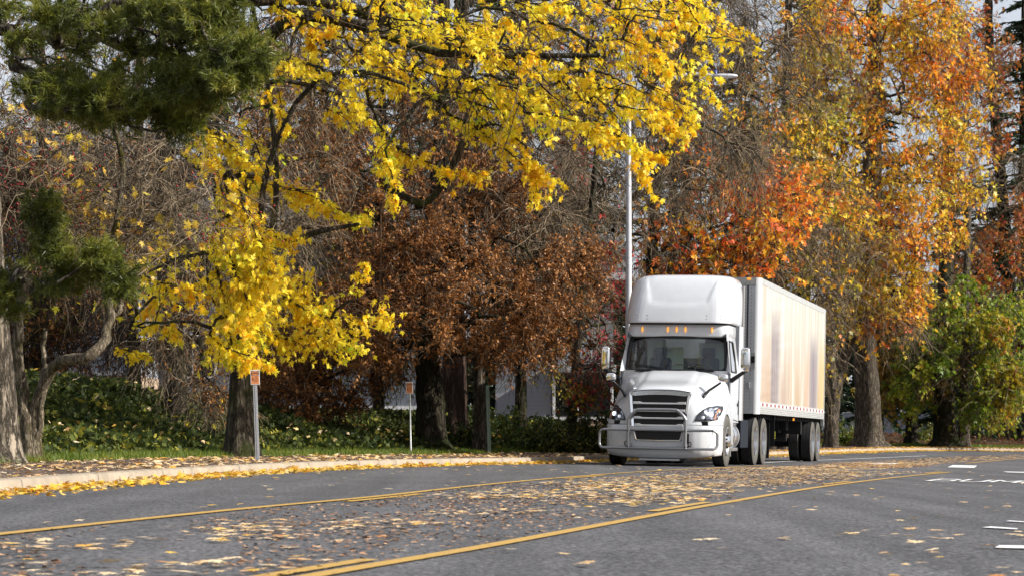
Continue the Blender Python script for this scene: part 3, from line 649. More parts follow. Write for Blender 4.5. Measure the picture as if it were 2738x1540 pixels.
# dark gap and roof fairing
gp = MB(); A_ = loft([(2.955, 1.055, 2.30, .26), (2.995, 1.055, 2.30, .26)], 3.4); gp.grid(A_); gp.build("fairing_gap", truck, [M_BLK], smooth=True)
lv = [(2.985, 1.085, 2.19, .34), (3.0, 1.105, 2.165, .36), (3.12, 1.115, 2.22, .38), (3.3, 1.12, 2.315, .40), (3.5, 1.12, 2.44, .42), (3.68, 1.115, 2.58, .44), (3.80, 1.10, 2.69, .45), (3.90, 1.07, 2.80, .46), (3.965, 1.02, 2.90, .46), (4.01, .95, 3.01, .46), (4.035, .85, 3.14, .44), (4.05, .6, 3.36, .4), (4.055, .2, 3.6, .15)]
def dens(levels, n):
    a_ = np.array(levels); return [tuple(r) for r in catmull(a_, n)]
A_ = loft(dens(lv, 46), lambda w_: 3.98)
X_, Z_ = A_[..., 0], A_[..., 2]
# recessed centre panel
cx0 = .70 - .10 * (Z_ - 3.3) * 1.0 + .25 * np.clip(Z_ - 3.3, 0, 1)
edge = sstep(0, .07, cx0 - np.abs(X_)) * sstep(3.30, 3.38, Z_ + .02 * (X_ / .6) ** 2) * (1 - sstep(3.94, 4.03, Z_)); A_[..., 1] += .035 * edge
ff = MB()
# refine the outline across
from_pts = []
Ar = np.array([np.stack([np.interp(np.linspace(0, A_.shape[1] - 1, 130), np.arange(A_.shape[1]), A_[i, :, c]) for c in range(3)], 1) for i in range(A_.shape[0])])
X_, Z_ = Ar[..., 0], Ar[..., 2]; front = np.arange(130)[None, :]
Ar[..., 1] -= .035 * np.array([np.interp(np.linspace(0, A_.shape[1] - 1, 130), np.arange(A_.shape[1]), edge[i]) for i in range(A_.shape[0])])
hwp = .60 + .30 * np.clip(Z_ - 3.36, 0, 1) ; e2 = sstep(0, .05, hwp - np.abs(X_)) * sstep(3.36, 3.41, Z_ - .05 * (np.abs(X_) / .6) ** 4) * (1 - sstep(3.93, 4.03, Z_)) * (Ar[..., 1] < 3.2)
Ar[..., 1] += .022 * e2
ff.grid(Ar); ff.add(Ar[-1], [tuple(range(130))]); fairing = ff.build("roof_fairing", truck, [M_PAINT], smooth=True)
for x in (-.86, -.62, .62, .90):
    for z in (3.07, 3.14):
        s_ = MB(); u_ = float(np.interp(z, [l[0] for l in lv], [l[2] for l in lv])) + .06 * (x / 1.1) ** 2 + (max(0, abs(x) - .72) ** 2) * 1.3; s_.lathe((x, u_ - .004, z), [(.01, .009), (-.004, .008), (-.005, .001)], 8, axis=1); s_.build("screw", fairing, [M_BLK])
M_GRB = pmat("grey_rubber", (.20, .195, .19), .6)
for sgn in (-1, 1):
    et = MB(); et.box(sgn * 1.125 - .012, sgn * 1.125 + .012, 3.9, 4.12, 1.0, 3.86); et.build("side_extender", truck, [M_GRB])
    et = MB(); et.box(sgn * 1.135 - .01, sgn * 1.135 + .01, 3.42, 3.9, 1.0, 2.99); et.build("side_fairing", truck, [M_PAINT], bevel=.01)

# windscreen
S_ws = lambda v, w_: (v, 1.96 + (w_ - 1.99) * .42 + .20 * v * v, w_)
def rr_out(hwb, hwt, z0, z1, r, n=8):
    pts = []
    for sx, z, a0 in ((1, z1 - r, 90), (1, z0 + r, 0), (-1, z0 + r, -90), (-1, z1 - r, -180)):
        for a in np.linspace(a0, a0 - 90, n):
            zz = z + r * math.sin(math.radians(a)); hw = hwb + (hwt - hwb) * (zz - z0) / (z1 - z0); pts.append(((hw - r) * sx + r * math.cos(math.radians(a)), zz))
        if sx == 1 and a0 == 0: pts += [(x, z0) for x in np.linspace(hwb - r, -hwb + r, 10)[1:-1]]
    pts += [(x, z1) for x in np.linspace(-hwt + r, hwt - r, 10)[1:-1]]
    return np.array(pts)
wo = rr_out(1.03, .985, 2.005, 2.70, .09); wc = np.array([0, 2.35])
ws = MB(); ws.grid(np.array([[S_ws(*(wc + (p - wc) * k)) for p in wo] for k in (1, .8, .6, .4, .2, .02)]), close=True, flip=True)
windscreen = ws.build("windscreen", truck, [M_GLS], smooth=True)
gk = MB(); gk.grid(np.array([[np.array(S_ws(*p)) + (0, -.004, 0) for p in rr_out(1.01, .965, 2.022, 2.683, .08)], [np.array(S_ws(*p)) + (0, -.022, 0) for p in rr_out(1.02, .975, 2.012, 2.69, .085)], [np.array(S_ws(*p)) + (0, -.022, 0) for p in rr_out(1.065, 1.02, 1.975, 2.735, .12)], [np.array(S_ws(*p)) + (0, .03, 0) for p in rr_out(1.075, 1.03, 1.965, 2.745, .12)]]), close=True, flip=True)
gk.build("windscreen_seal", windscreen, [M_BLK], smooth=True)
for (x0, x1, h) in ((-.18, -.86, .09), (.62, -.02, .10), (.80, .30, .05)):
    w_ = MB(); pts = [np.array(S_ws(x0 + (x1 - x0) * t_, 2.03 + h * math.sin(t_ * 1.9) * .9)) + (0, -.05, 0) for t_ in np.linspace(0, 1, 8)]; w_.tube(pts, .011, 6); w_.build("wiper", truck, [M_BLK], smooth=True)
# cab shell: lower body, pillars, side panels with a window opening
def side(sgn):
    V_at = lambda w_: sgn * (1.145 - .10 * sstep(1.9, 2.8, np.array(w_)))
    Pq = lambda u_, w_: (float(V_at(w_)), u_, w_)
    b = MB(); ws_ = list(np.linspace(.95, 1.95, 6)) + [2.02, 2.1]
    b.grid(np.array([[Pq(u_, w_) for u_ in (2.08, 2.12, 2.7, 3.40)] for w_ in np.linspace(.95, 1.98, 7)]), flip=(sgn > 0))
    b.build("door", truck, [M_PAINT], smooth=True)
    c = MB()  # pillars and top band around the window
    uo = [2.16, 2.24, 2.34, 2.42]; wl = [1.98, 2.2, 2.45, 2.72]
    c.grid(np.array([[Pq(uo[i] - .10 + .0 * i, wl[i]), Pq(uo[i] + .10, wl[i])] for i in range(4)]), flip=(sgn > 0))
    c.grid(np.array([[S_ws(sgn * 1.05, wl[i]) if i < 3 else S_ws(sgn * 1.0, 2.72), Pq(uo[i] - .10, wl[i])] for i in range(4)]), flip=(sgn > 0))
    c.grid(np.array([[Pq(2.98, w_), Pq(3.42, w_)] for w_ in wl]), flip=(sgn > 0))
    c.grid(np.array([[Pq(2.2, w_), Pq(3.42, w_)] for w_ in (2.62, 2.72, 2.80)]), flip=(sgn > 0))
    c.build("pillar", truck, [M_PAINT], smooth=False)
    g = MB(); g.grid(np.array([[Pq(u_ , w_) for u_ in (2.24 + (w_ - 1.98) * .3, 2.99)] for w_ in (1.97, 2.2, 2.4, 2.63)]), flip=(sgn > 0)); go = g.build("side_window", truck, [M_GLS], smooth=True)
    r_ = MB(); q_ = [(2.28, 1.995), (2.98, 1.99), (3.0, 2.3), (2.97, 2.62), (2.46, 2.63), (2.36, 2.35), (2.28, 1.995)]
    r_.tube([np.array(Pq(*p)) + (sgn * .006, 0, 0) for p in q_], .017, 6); r_.build("window_seal", go, [M_BLK], smooth=True)
    sl = MB(); x = sgn * 1.150
    sl.tube([(x, 3.40, 1.0), (x, 3.40, 1.98)], .007, 6); sl.tube([(x, 2.13, 1.05), (x, 2.13, 1.95)], .007, 6); sl.tube([(x, 2.13, 1.03), (x, 3.40, .98)], .007, 6)
    sl.build("door_seam", truck, [M_BLK], smooth=True)
    h_ = MB(); h_.box(x - .012, x + .02, 3.18, 3.30, 1.30, 1.36); h_.box(x - .004, x + .006, 3.30, 3.36, 1.12, 1.42); h_.build("door_handle", truck, [M_BLK], bevel=.008)
side(-1); side(1)
sh = MB(); sh.box(-1.05, 1.05, 3.36, 3.42, .95, 2.30); sh.box(-1.05, -.45, 3.36, 3.42, 2.30, 2.75); sh.box(.42, 1.05, 3.36, 3.42, 2.30, 2.75); sh.box(-1.10, 1.10, 2.15, 3.40, 1.02, 1.06); sh.box(-1.03, 1.03, 2.32, 3.40, 2.70, 2.74)
sh.build("cab_shell", truck, [M_INT])
ex = MB(); ex.box(-1.1, 1.1, 3.43, 3.45, .95, 2.25); ex.build("rear_wall", truck, [M_PAINT2])
ds = MB(); ds.box(-1.0, 1.0, 2.12, 2.45, 1.5, 2.0); ds.tube([(.5 + .2 * math.cos(a), 2.62 + .10 * math.sin(a), 1.98 + .17 * math.sin(a)) for a in np.linspace(0, 6.28, 24)], .016, 6); ds.build("dashboard", truck, [M_DASH], bevel=.03)
for x in (.52, -.50):
    s_ = MB(); s_.box(x - .24, x + .24, 2.85, 3.35, 1.45, 1.62); s_.box(x - .23, x + .23, 3.12, 3.28, 1.62, 2.30); s_.box(x - .14, x + .14, 3.12, 3.24, 2.30, 2.52); s_.build("seat", truck, [M_SEAT], bevel=.07, seg=4, smooth=True)
lg = MB(); lg.box(-.40, -.02, 3.25, 3.27, 2.0, 2.52); lg.box(-.80, -.40, 3.30, 3.32, 2.1, 2.68); lg.box(.30, .95, 3.30, 3.32, 2.0, 2.62); lg.build("cab_panel", truck, [pmat("cream_panel", (.85, .90, .78), .8)])
# under-cab, frame, tank, steps
ch = MB()
for sgn in (-1, 1): ch.box(sgn * .43 - .04, sgn * .43 + .04, .3, 7.4, .80, 1.02)
ch.box(-.95, .95, .25, 2.2, .75, .95); ch.box(-.35, .35, .25, 2.6, .42, .80); ch.box(-.62, .62, 5.1, 6.9, .95, 1.10); ch.box(-.9, .9, 3.0, 3.5, .5, .95)
ch.box(-1.0, 1.0, 1.18, 1.42, .46, .60); ch.box(-1.08, 1.08, 1.98, 2.1, .35, .95)
ch.box(.55, 1.05, 3.45, 4.55, .45, 1.05)
ch.build("chassis", truck, [M_DARK], bevel=.01)
for sgn in (-1, 1):
    t_ = MB(); t_.lathe((sgn * .86, 2.16, .66), [(0, .02), (0.01, .24), (.04, .30), (.06, .31), (1.0, .31), (1.03, .30), (1.05, .24), (1.06, .01)], 36, axis=1)
    for k in (.25, .8): t_.lathe((sgn * .86, 2.16 + k, .66), [(0, .312), (0, .322), (.05, .322), (.05, .312)], 36, 1, axis=1)
    t_.build("fuel_tank", truck, [M_ALU, M_GALV], smooth=True, auto=40)
    for z, x in ((.36, 1.16), (.90, 1.12)):
        s_ = MB(); s_.box(*sorted((sgn * .92, sgn * x)), 2.14, 2.95, z, z + .07); s_.build("step", truck, [M_ALU], bevel=.01)
    p_ = MB(); p_.box(*sorted((sgn * 1.0, sgn * 1.15)), 2.02, 2.05, .25, .98); p_.build("fender_liner", truck, [M_PAINT2])
    m_ = MB(); m_.box(*sorted((sgn * .70, sgn * 1.22)), 7.45, 7.47, .18, .98); m_.build("mud_flap", truck, [M_BLK])
    a_ = MB(); a_.lathe((sgn * 1.02, 3.62, 1.02), [(-.10, .01), (-.10, .10), (.05, .10), (.08, .06)], 20, axis=0); a_.build("air_cleaner", truck, [M_BLK], smooth=True, auto=40)
bx = MB(); bx.box(.80, 1.14, 3.52, 4.62, .42, 1.02); bx.build("battery_box", truck, [pmat("dark_blue_box", (.014, .018, .026), .75, spec=.15)], bevel=.02)
hz_ = MB(); rngh = np.random.default_rng(3)
for k in range(6):
    x = rngh.uniform(-.4, .3); hz_.tube(catmull([(x, 3.5, 1.7), (x + rngh.normal(0, .1), 3.9, 1.25 + rngh.normal(0, .05)), (x + .1, 4.5, 1.3), (x + .15, 5.0, 1.6)], 14), .014, 6)
hz_.build("air_hose", truck, [M_BLK], smooth=True)
# mirrors
def blob_box(c, sx, sy, sz, k=3.0, n=14):
    A_ = []
    for ph in np.linspace(-math.pi / 2, math.pi / 2, n):
        A_.append([(c[0] + sx * math.copysign(abs(math.cos(ph)) ** (2 / k), 1) * math.copysign(abs(math.cos(th)) ** (2 / k), math.cos(th)), c[1] + sy * abs(math.cos(ph)) ** (2 / k) * math.copysign(abs(math.sin(th)) ** (2 / k), math.sin(th)), c[2] + sz * math.copysign(abs(math.sin(ph)) ** (2 / k), math.sin(ph))) for th in np.linspace(0, 2 * math.pi, 28, endpoint=False)])
    return A_
for sgn in (-1, 1):
    m_ = MB(); m_.grid(blob_box((sgn * 1.46, 2.12, 2.24), .095, .075, .245, 5), close=True); mo = m_.build("side_mirror", truck, [M_CHR], smooth=True)
    b_ = MB(); b_.box(*sorted((sgn * 1.555, sgn * 1.37)), 2.18, 2.21, 2.02, 2.46); b_.build("mirror_back", mo, [M_BLK], bevel=.01)
    a_ = MB(); a_.tube([(sgn * 1.15, 2.22, 1.80), (sgn * 1.30, 2.17, 1.90), (sgn * 1.43, 2.13, 1.985), (sgn * 1.50, 2.12, 2.01)], [.05, .042, .036, .03], 10); a_.build("mirror_arm", mo, [M_BLK], smooth=True)
    m_ = MB(); m_.grid(blob_box((sgn * 1.15, .84, 1.83), .105, .07, .082, 3.6), close=True); mo = m_.build("hood_mirror", truck, [M_CHR], smooth=True)
    a_ = MB(); a_.tube([(sgn * .80, .60, 1.44), (sgn * .83, .62, 1.50), (sgn * .90, .68, 1.58), (sgn * 1.10, .84, 1.735)], [.035, .034, .028, .022], 8); a_.build("mirror_arm", mo, [M_BLK], smooth=True)

# cowl: closes the cab front below and beside the windscreen
for sgn in (-1, 1):
    cw = MB(); A_ = []
    for w_ in np.linspace(1.1, 2.0, 8): A_.append([(sgn * x, 2.06 + .22 * max(0, x - .55) ** 2 + max(0, x - 1.08) * 1.2 - .0 * w_, w_) for x in (.5, .65, .8, .95, 1.05, 1.10, 1.145)])
    cw.grid(A_, flip=sgn < 0); cw.build("cowl", truck, [M_PAINT], smooth=True)
# wheels
def tyre_prof(w_, r=.52, ri=.30):
    h = w_ / 2; pts = [(-h * .82, ri), (-h, ri + .06), (-h * 1.02, r - .12), (-h * .93, r - .02), (-h * .82, r)]
    for g in (-.5, 0, .5):
        x = g * w_ * .62; pts += [(x - .008, r), (x - .006, r - .012), (x + .006, r - .012), (x + .008, r)]
    return pts + [(h * .82, r), (h * .93, r - .02), (h * 1.02, r - .12), (h, ri + .06), (h * .82, ri)]
def make_wheel(par, x, y, sgn, kind):
    z = .565; W = empty("wheel", (x, y, z), par)
    def tyre(cx_):
        t_ = MB(); pr = tyre_prof(.27); t_.lathe((cx_, 0, 0), pr, 48, 0)
        npr = len(pr); t_.M = [1 if (i // 48) < 4 or (i // 48) >= npr - 5 else 0 for i in range(len(t_.F))]
        t_.build("tyre", W, [M_TYRE, M_TYREW], smooth=True, auto=50)
    r_ = MB()
    if kind == "steer":
        tyre(0); s = sgn
        r_.lathe((0, 0, 0), [(s * .13, .295), (s * .135, .27), (s * .10, .25), (s * .07, .20), (s * .09, .155), (s * .10, .15), (s * .14, .12), (s * .20, .10), (s * .21, .03), (s * .21, .001)], 40)
        rim = r_.build("rim", W, [M_ALU], smooth=True, auto=35)
        for k in range(10):
            a = k * math.pi / 5; h_ = MB(); h_.lathe((s * .078, .225 * math.cos(a), .225 * math.sin(a)), [(s * .012, .026), (s * .014, .001)], 14); h_.build("rim_hole", W, [M_BLK])
            n_ = MB(); n_.lathe((s * .10, .14 * math.cos(a + .3), .14 * math.sin(a + .3)), [(0, .018), (s * .055, .016), (s * .06, .001)], 8); n_.build("lug_nut", W, [M_BLK])
    else:
        tyre(sgn * .0); tyre(-sgn * .33); s = sgn
        r_.lathe((0, 0, 0), [(s * .13, .295), (s * .125, .275), (s * .0, .262), (-s * .06, .25), (-s * .07, .15), (-s * .02, .14), (s * .06, .13), (s * .08, .05), (s * .08, .001)], 40)
        r_.build("rim", W, [M_ALU], smooth=True, auto=35)
        for k in range(10):
            a = k * math.pi / 5; n_ = MB(); n_.lathe((-s * .065, .17 * math.cos(a), .17 * math.sin(a)), [(0, .018), (s * .045, .016), (s * .05, .001)], 8); n_.build("lug_nut", W, [M_GALV])
for sgn in (-1, 1):
    make_wheel(truck, sgn * 1.06, 1.30, sgn, "steer")
    for y in (5.32, 6.65): make_wheel(truck, sgn * 1.08, y, sgn, "dual")

# the cab stands a little further forward over the front axle
KEEP = ("fuel_tank", "step", "fender_liner", "chassis", "battery_box", "mud_flap", "bumper", "grille_guard", "skid_plate")
def cab_forward(o):
    if o.type == 'MESH' and not o.name.startswith(KEEP):
        n_ = len(o.data.vertices); c = np.empty(n_ * 3, np.float32); o.data.vertices.foreach_get("co", c); c = c.reshape(-1, 3)
        k = sstep(.9, 2.0, c[:, 1]) * (1 - sstep(4.1, 5.0, c[:, 1]))
        if o.name.startswith("hood") and not o.name.startswith("hood_mirror"): k = k * sstep(1.0, 1.35, c[:, 2])
        c[:, 1] -= .32 * k; o.data.vertices.foreach_set("co", c.ravel()); o.data.update()
for o in list(truck.children):
    if o.name.startswith("wheel"): continue
    for q in [o] + list(o.children_recursive): cab_forward(q)

# trailer
trailer = empty("box_trailer"); trailer.matrix_world = truck.matrix_world @ Matrix.Translation((0, 5.05, 0))
tag(trailer, "long white box trailer with blurred beige and purple streaks on its side, behind the cab", "trailer")
def side_mat():
    m = bpy.data.materials.new("streaked_panel"); m.use_nodes = True; n = m.node_tree; L = n.links; p = n.nodes["Principled BSDF"]; tc = n.nodes.new("ShaderNodeTexCoord")
    sx = n.nodes.new("ShaderNodeSeparateXYZ"); L.new(tc.outputs["Object"], sx.inputs[0])
    def nz(sc_, st, det=3):
        mp = n.nodes.new("ShaderNodeMapping"); mp.inputs["Scale"].default_value = st; L.new(tc.outputs["Object"], mp.inputs[0])
        t = n.nodes.new("ShaderNodeTexNoise"); t.inputs["Scale"].default_value = sc_; t.inputs["Detail"].default_value = det; L.new(mp.outputs[0], t.inputs[0]); return t.outputs[0]
    def mp_(src, a, b, c=0.0, d=1.0):
        r = n.nodes.new("ShaderNodeMapRange"); r.interpolation_type = 'SMOOTHSTEP'; r.inputs[1].default_value = a; r.inputs[2].default_value = b; r.inputs[3].default_value = c; r.inputs[4].default_value = d; L.new(src, r.inputs[0]); return r.outputs[0]
    def mul(a, b):
        k = n.nodes.new("ShaderNodeMath"); k.operation = 'MULTIPLY'; L.new(a, k.inputs[0]); L.new(b, k.inputs[1]); return k.outputs[0]
    def band(y0, y1, y2, y3): return mul(mp_(sx.outputs[1], y0, y1), mp_(sx.outputs[1], y2, y3, 1.0, 0.0))
    def mix(f, a, col):
        k = n.nodes.new("ShaderNodeMix"); k.data_type = 'RGBA'; L.new(f, k.inputs[0]); L.new(a, k.inputs[6]); k.inputs[7].default_value = (*col, 1); return k.outputs[2]
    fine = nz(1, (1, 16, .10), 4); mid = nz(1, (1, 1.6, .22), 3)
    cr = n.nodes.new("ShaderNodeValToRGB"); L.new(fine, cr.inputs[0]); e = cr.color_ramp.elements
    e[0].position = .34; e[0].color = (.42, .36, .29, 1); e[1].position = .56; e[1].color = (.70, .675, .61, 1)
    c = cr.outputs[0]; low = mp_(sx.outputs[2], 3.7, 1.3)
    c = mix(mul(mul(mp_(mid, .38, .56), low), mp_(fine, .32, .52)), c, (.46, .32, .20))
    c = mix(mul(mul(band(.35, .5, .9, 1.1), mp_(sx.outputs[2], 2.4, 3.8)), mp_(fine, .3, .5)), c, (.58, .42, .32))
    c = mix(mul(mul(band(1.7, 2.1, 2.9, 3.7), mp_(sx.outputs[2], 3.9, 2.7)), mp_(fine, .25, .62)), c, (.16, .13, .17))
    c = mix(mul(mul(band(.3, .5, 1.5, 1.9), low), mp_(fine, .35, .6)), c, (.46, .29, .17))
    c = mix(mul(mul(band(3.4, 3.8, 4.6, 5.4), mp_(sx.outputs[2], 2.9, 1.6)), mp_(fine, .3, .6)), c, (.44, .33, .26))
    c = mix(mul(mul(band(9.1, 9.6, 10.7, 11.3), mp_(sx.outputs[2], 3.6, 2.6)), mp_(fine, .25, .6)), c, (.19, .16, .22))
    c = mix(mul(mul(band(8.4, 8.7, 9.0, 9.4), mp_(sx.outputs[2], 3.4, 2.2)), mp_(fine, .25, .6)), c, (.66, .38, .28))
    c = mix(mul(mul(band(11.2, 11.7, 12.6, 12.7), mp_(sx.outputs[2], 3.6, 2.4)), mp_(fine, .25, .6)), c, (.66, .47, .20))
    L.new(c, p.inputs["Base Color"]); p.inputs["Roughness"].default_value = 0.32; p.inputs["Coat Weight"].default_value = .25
    wv = n.nodes.new("ShaderNodeTexWave"); wv.bands_direction = 'Y'; wv.inputs["Scale"].default_value = 6.3; L.new(tc.outputs["Object"], wv.inputs[0])
    b = n.nodes.new("ShaderNodeBump"); b.inputs["Strength"].default_value = .12; b.inputs["Distance"].default_value = .01; L.new(wv.outputs[0], b.inputs["Height"]); L.new(b.outputs[0], p.inputs["Normal"])
    return m
TL, TB, TT = 12.75, 1.17, 4.13
M_ST = side_mat(); M_TW = pmat("trailer_white", (.58, .60, .62), .4, noise=.08, nscale=3); M_RAIL = pmat("rail_aluminium", (.50, .51, .50), .42, .35, noise=.15, nscale=7)
M_RED = pmat("red_reflector", (.26, .03, .03), .3); M_WTP = pmat("white_reflector", (.82, .82, .80), .3)
for sgn in (-1, 1):
    b = MB(); b.grid([[(sgn * 1.297, y, TB + .26), (sgn * 1.297, y, TT - .13)] for y in np.linspace(.16, TL - .08, 30)], flip=sgn > 0); b.build("side_panel", trailer, [M_ST])
    b = MB(); b.box(*sorted((sgn * 1.22, sgn * 1.303)), .12, TL, TB, TB + .27); b.build("bottom_rail", trailer, [M_RAIL], bevel=.006)
    b = MB(); b.box(*sorted((sgn * 1.22, sgn * 1.303)), .12, TL, TT - .14, TT); b.build("top_rail", trailer, [M_RAIL], bevel=.008)
    ys = .45
    while ys < TL - .5:
        b = MB(); x0, x1 = sorted((sgn * 1.303, sgn * 1.306)); b.box(x0, x1, ys, ys + .30, TB + .18, TB + .235); b.build("reflector", trailer, [M_RED]); ys += .69
    b = MB(); x0, x1 = sorted((sgn * 1.3031, sgn * 1.3046)); b.box(x0, x1, .3, TL - .1, TB + .178, TB + .237); b.build("reflector_tape", trailer, [M_WTP])
    rv = MB()
    for y in np.arange(.3, TL - .1, .10):
        for z in (TB + .035, TB + .075, TB + .12):
            rv.box(*sorted((sgn * 1.303, sgn * 1.3065)), y - .007, y + .007, z - .007, z + .007)
    rv.build("rivet", trailer, [pmat("rivet_grey", (.2, .2, .2), .5)])
    # rounded front corner post
    cp = MB(); cp.grid([[(sgn * (1.18 + .125 * math.sin(a)), .0 + .145 * (1 - math.cos(a)), z) for a in np.linspace(0, math.pi / 2, 9)] for z in np.linspace(TB - .01, TT, 12)], flip=sgn < 0)
    cp.build("corner_post", trailer, [M_TW], smooth=True)
    b = MB(); b.box(*sorted((sgn * 1.22, sgn * 1.307)), TL - .07, TL + .03, TB - .18, TT - .02); b.build("rear_post", trailer, [M_RAIL])
    for y in (.0,):
        l_ = MB(); l_.box(*sorted((sgn * 1.0, sgn * 1.08)), -.035, -.0, TT - .05, TT - .01); l_.build("marker_light", trailer, [M_AMB])
    l_ = MB(); l_.box(*sorted((sgn * 1.303, sgn * 1.33)), 6.0, 6.1, TB - .10, TB - .04); l_.build("side_marker", trailer, [M_AMB])
nf = MB(); nf.box(-1.19, 1.19, .002, .06, TB, TT - .16); 
nb = MB(); nb.box(-1.20, 1.20, -.02, .06, TT - .16, TT + .005)
nr = nf
for x in (-.97, .97, 1.10, -1.10):
    for z in np.arange(TB + .1, TT - .2, .075): nr.box(x - .008, x + .008, -.006, .004, z - .008, z + .008, 1)
for x in np.arange(-1.1, 1.15, .09): nb.box(x - .008, x + .008, -.026, -.019, TT - .12, TT - .104, 1)
M_RVD = pmat("rivet_dark", (.12, .12, .13), .5); nf.build("front_wall", trailer, [M_TW, M_RVD])
nb.build("front_top_rail", trailer, [M_RAIL, M_RVD])
st_ = MB()
for x in (1.02, -1.02): st_.box(x - .018, x + .018, -.004, .004, TB + .9, TT - .17)
st_.build("front_seam", trailer, [pmat("seam_dark", (.05, .05, .055), .6)])
jb = MB(); jb.box(1.08, 1.20, -.07, -.004, 2.28, 2.42); jb.tube(catmull([(1.12, -.05, 2.30), (1.06, -.07, 2.18), (.98, -.05, 2.12)], 8), .009, 6); jb.build("junction_box", trailer, [M_BLK])
jp = MB(); jp.box(1.0, 1.20, -.012, -.003, 2.15, 2.5); jp.box(1.06, 1.09, -.05, -.01, 1.72, 1.86); jp.build("junction_plate", trailer, [M_RAIL])
gl = MB(); gl.lathe((.80, -.01, 1.62), [(-.04, .001), (-.05, .06), (-.03, .085), (.01, .09)], 20, axis=1); gl.build("hose_coupling", trailer, [M_BLK], smooth=True)
rf = MB(); rf.box(-1.24, 1.24, .05, TL, TT - .02, TT + .004); rf.build("roof", trailer, [M_TW])
fl = MB(); fl.box(-1.20, 1.20, .1, TL, TB + .0, TB + .06)
for y in np.arange(.5, TL, .35): fl.box(-1.18, 1.18, y, y + .05, TB - .10, TB)
fl.build("floor", trailer, [M_DARK])
dr = MB(); dr.box(-1.24, 1.24, TL + .0, TL + .05, TB, TT - .05); dr.build("rear_door", trailer, [M_TW])
ug = MB(); ug.box(-.75, .75, TL - .1, TL + .02, .55, .65); ug.box(-.6, -.5, TL - .1, TL, .6, TB); ug.box(.5, .6, TL - .1, TL, .6, TB); ug.box(-.9, .9, TL - .1, TL + .0, .9, TB); ug.build("rear_guard", trailer, [M_DARK])
bg_ = MB(); bg_.box(-.62, -.52, 8.6, 12.4, .78, 1.12); bg_.box(.52, .62, 8.6, 12.4, .78, 1.12); bg_.box(-.9, .9, 10.75, 10.95, .42, .62); bg_.box(-.9, .9, 11.95, 12.15, .42, .62); bg_.box(-1.1, 1.1, 9.3, 9.5, .75, 1.15); bg_.box(-.8, .8, 8.7, 10.2, .85, 1.1)
bg_.lathe((0, 9.6, .72), [(-.7, .01), (-.7, .16), (.7, .16), (.7, .01)], 20); bg_.build("bogie", trailer, [M_DARK])
for sgn in (-1, 1):
    lg_ = MB(); lg_.box(sgn * .85 - .055, sgn * .85 + .055, 3.55, 3.66, .45, TB); lg_.box(sgn * .85 - .04, sgn * .85 + .04, 3.57, 3.64, .38, .46); lg_.box(sgn * .85 - .12, sgn * .85 + .12, 3.50, 3.72, .34, .38); lg_.tube([(sgn * .85, 3.6, .9), (sgn * .3, 4.2, 1.12)], .025, 6)
    lg_.build("landing_leg", trailer, [M_GALV])
    for y in (10.85, 12.05): make_wheel(trailer, sgn * 1.11, y, sgn, "dual")
    mf = MB(); mf.box(*sorted((sgn * .85, sgn * 1.25)), 3.05, 3.07, .45, TB); mf.build("hanging_bracket", trailer, [M_DARK])
ho = MB()
for k in range(10):
    x = .3 + .06 * k; ho.tube(catmull([(x, 2.6 + .1 * k, TB - .05), (x + rngh.normal(0, .05), 2.7 + .1 * k, .75 + rngh.normal(0, .12)), (x + .05, 3.1 + .08 * k, .55 + rngh.normal(0, .15)), (x, 3.4 + .05 * k, TB - .1)], 14), .012, 5)
ho.build("brake_hose", trailer, [M_GALV], smooth=True)
tg = MB(); tg.box(1.0, 1.16, 3.9, 3.91, .62, .80); tg.build("yellow_tag", trailer, [pmat("tag_yellow", (.6, .6, .05), .5)])
# ------------------------------------------------------------------ vegetation
B_DARK = barkmat("bark_dark", (.012, .010, .007), (.085, .070, .048), 1.0, 1.0, moss=(.035, .045, .012))
B_GREY = barkmat("bark_grey", (.028, .023, .018), (.20, .165, .125), 1.0, 1.0)
B_PINE = barkmat("bark_pine", (.03, .024, .018), (.36, .30, .23), .55, 1.0, vs=.22)
B_CHER = barkmat("bark_smooth", (.04, .03, .02), (.34, .28, .20), 1.6, .7, moss=(.06, .055, .012))
B_RED = barkmat("bark_reddish", (.02, .012, .009), (.10, .06, .045), .8, 1.0, vs=.1)
T_GREY = twigmat("twig_grey", (.028, .02, .012), (.34, .26, .17))
T_BRN = twigmat("twig_brown", (.03, .02, .012), (.20, .14, .09))
T_DKB = twigmat("twig_dark_brown", (.012, .008, .006), (.10, .07, .045)); T_DARK = pmat("twig_dark", (.05, .04, .028), .85, spec=.2)
Y1 = leafmat("leaf_yellow", [(0, (.36, .58, .04)), (.12, (.66, .68, .04)), (.30, (.95, .80, .055)), (.7, (.96, .70, .022)), (.92, (.92, .46, .015)), (1, (.88, .74, .52))], .4, .8, .45, tboost=1.15)
BR = leafmat("leaf_brown", [(0, (.07, .028, .010)), (.35, (.22, .085, .022)), (.7, (.40, .17, .045)), (1, (.56, .28, .10))], .3, .7, .25, .5, .3)
OR = leafmat("leaf_orange", [(0, (.30, .40, .04)), (.22, (.74, .62, .05)), (.46, (.92, .58, .04)), (.68, (.92, .36, .03)), (.87, (.80, .17, .025)), (1, (.52, .05, .03))], .62, .4, .4)
RO = leafmat("leaf_red_orange", [(0, (.70, .66, .05)), (.3, (.92, .52, .04)), (.55, (.92, .28, .03)), (.8, (.78, .12, .03)), (1, (.50, .03, .03))], .45, .8, .4)
OL = leafmat("leaf_olive", [(0, (.12, .16, .02)), (.5, (.32, .27, .03)), (.8, (.55, .35, .04)), (1, (.55, .2, .03))], .45, .4, .35)
GY = leafmat("leaf_green_yellow", [(0, (.06, .14, .015)), (.4, (.17, .27, .02)), (.68, (.42, .42, .03)), (.85, (.66, .42, .03)), (1, (.45, .05, .03))], .6, .35, .4)
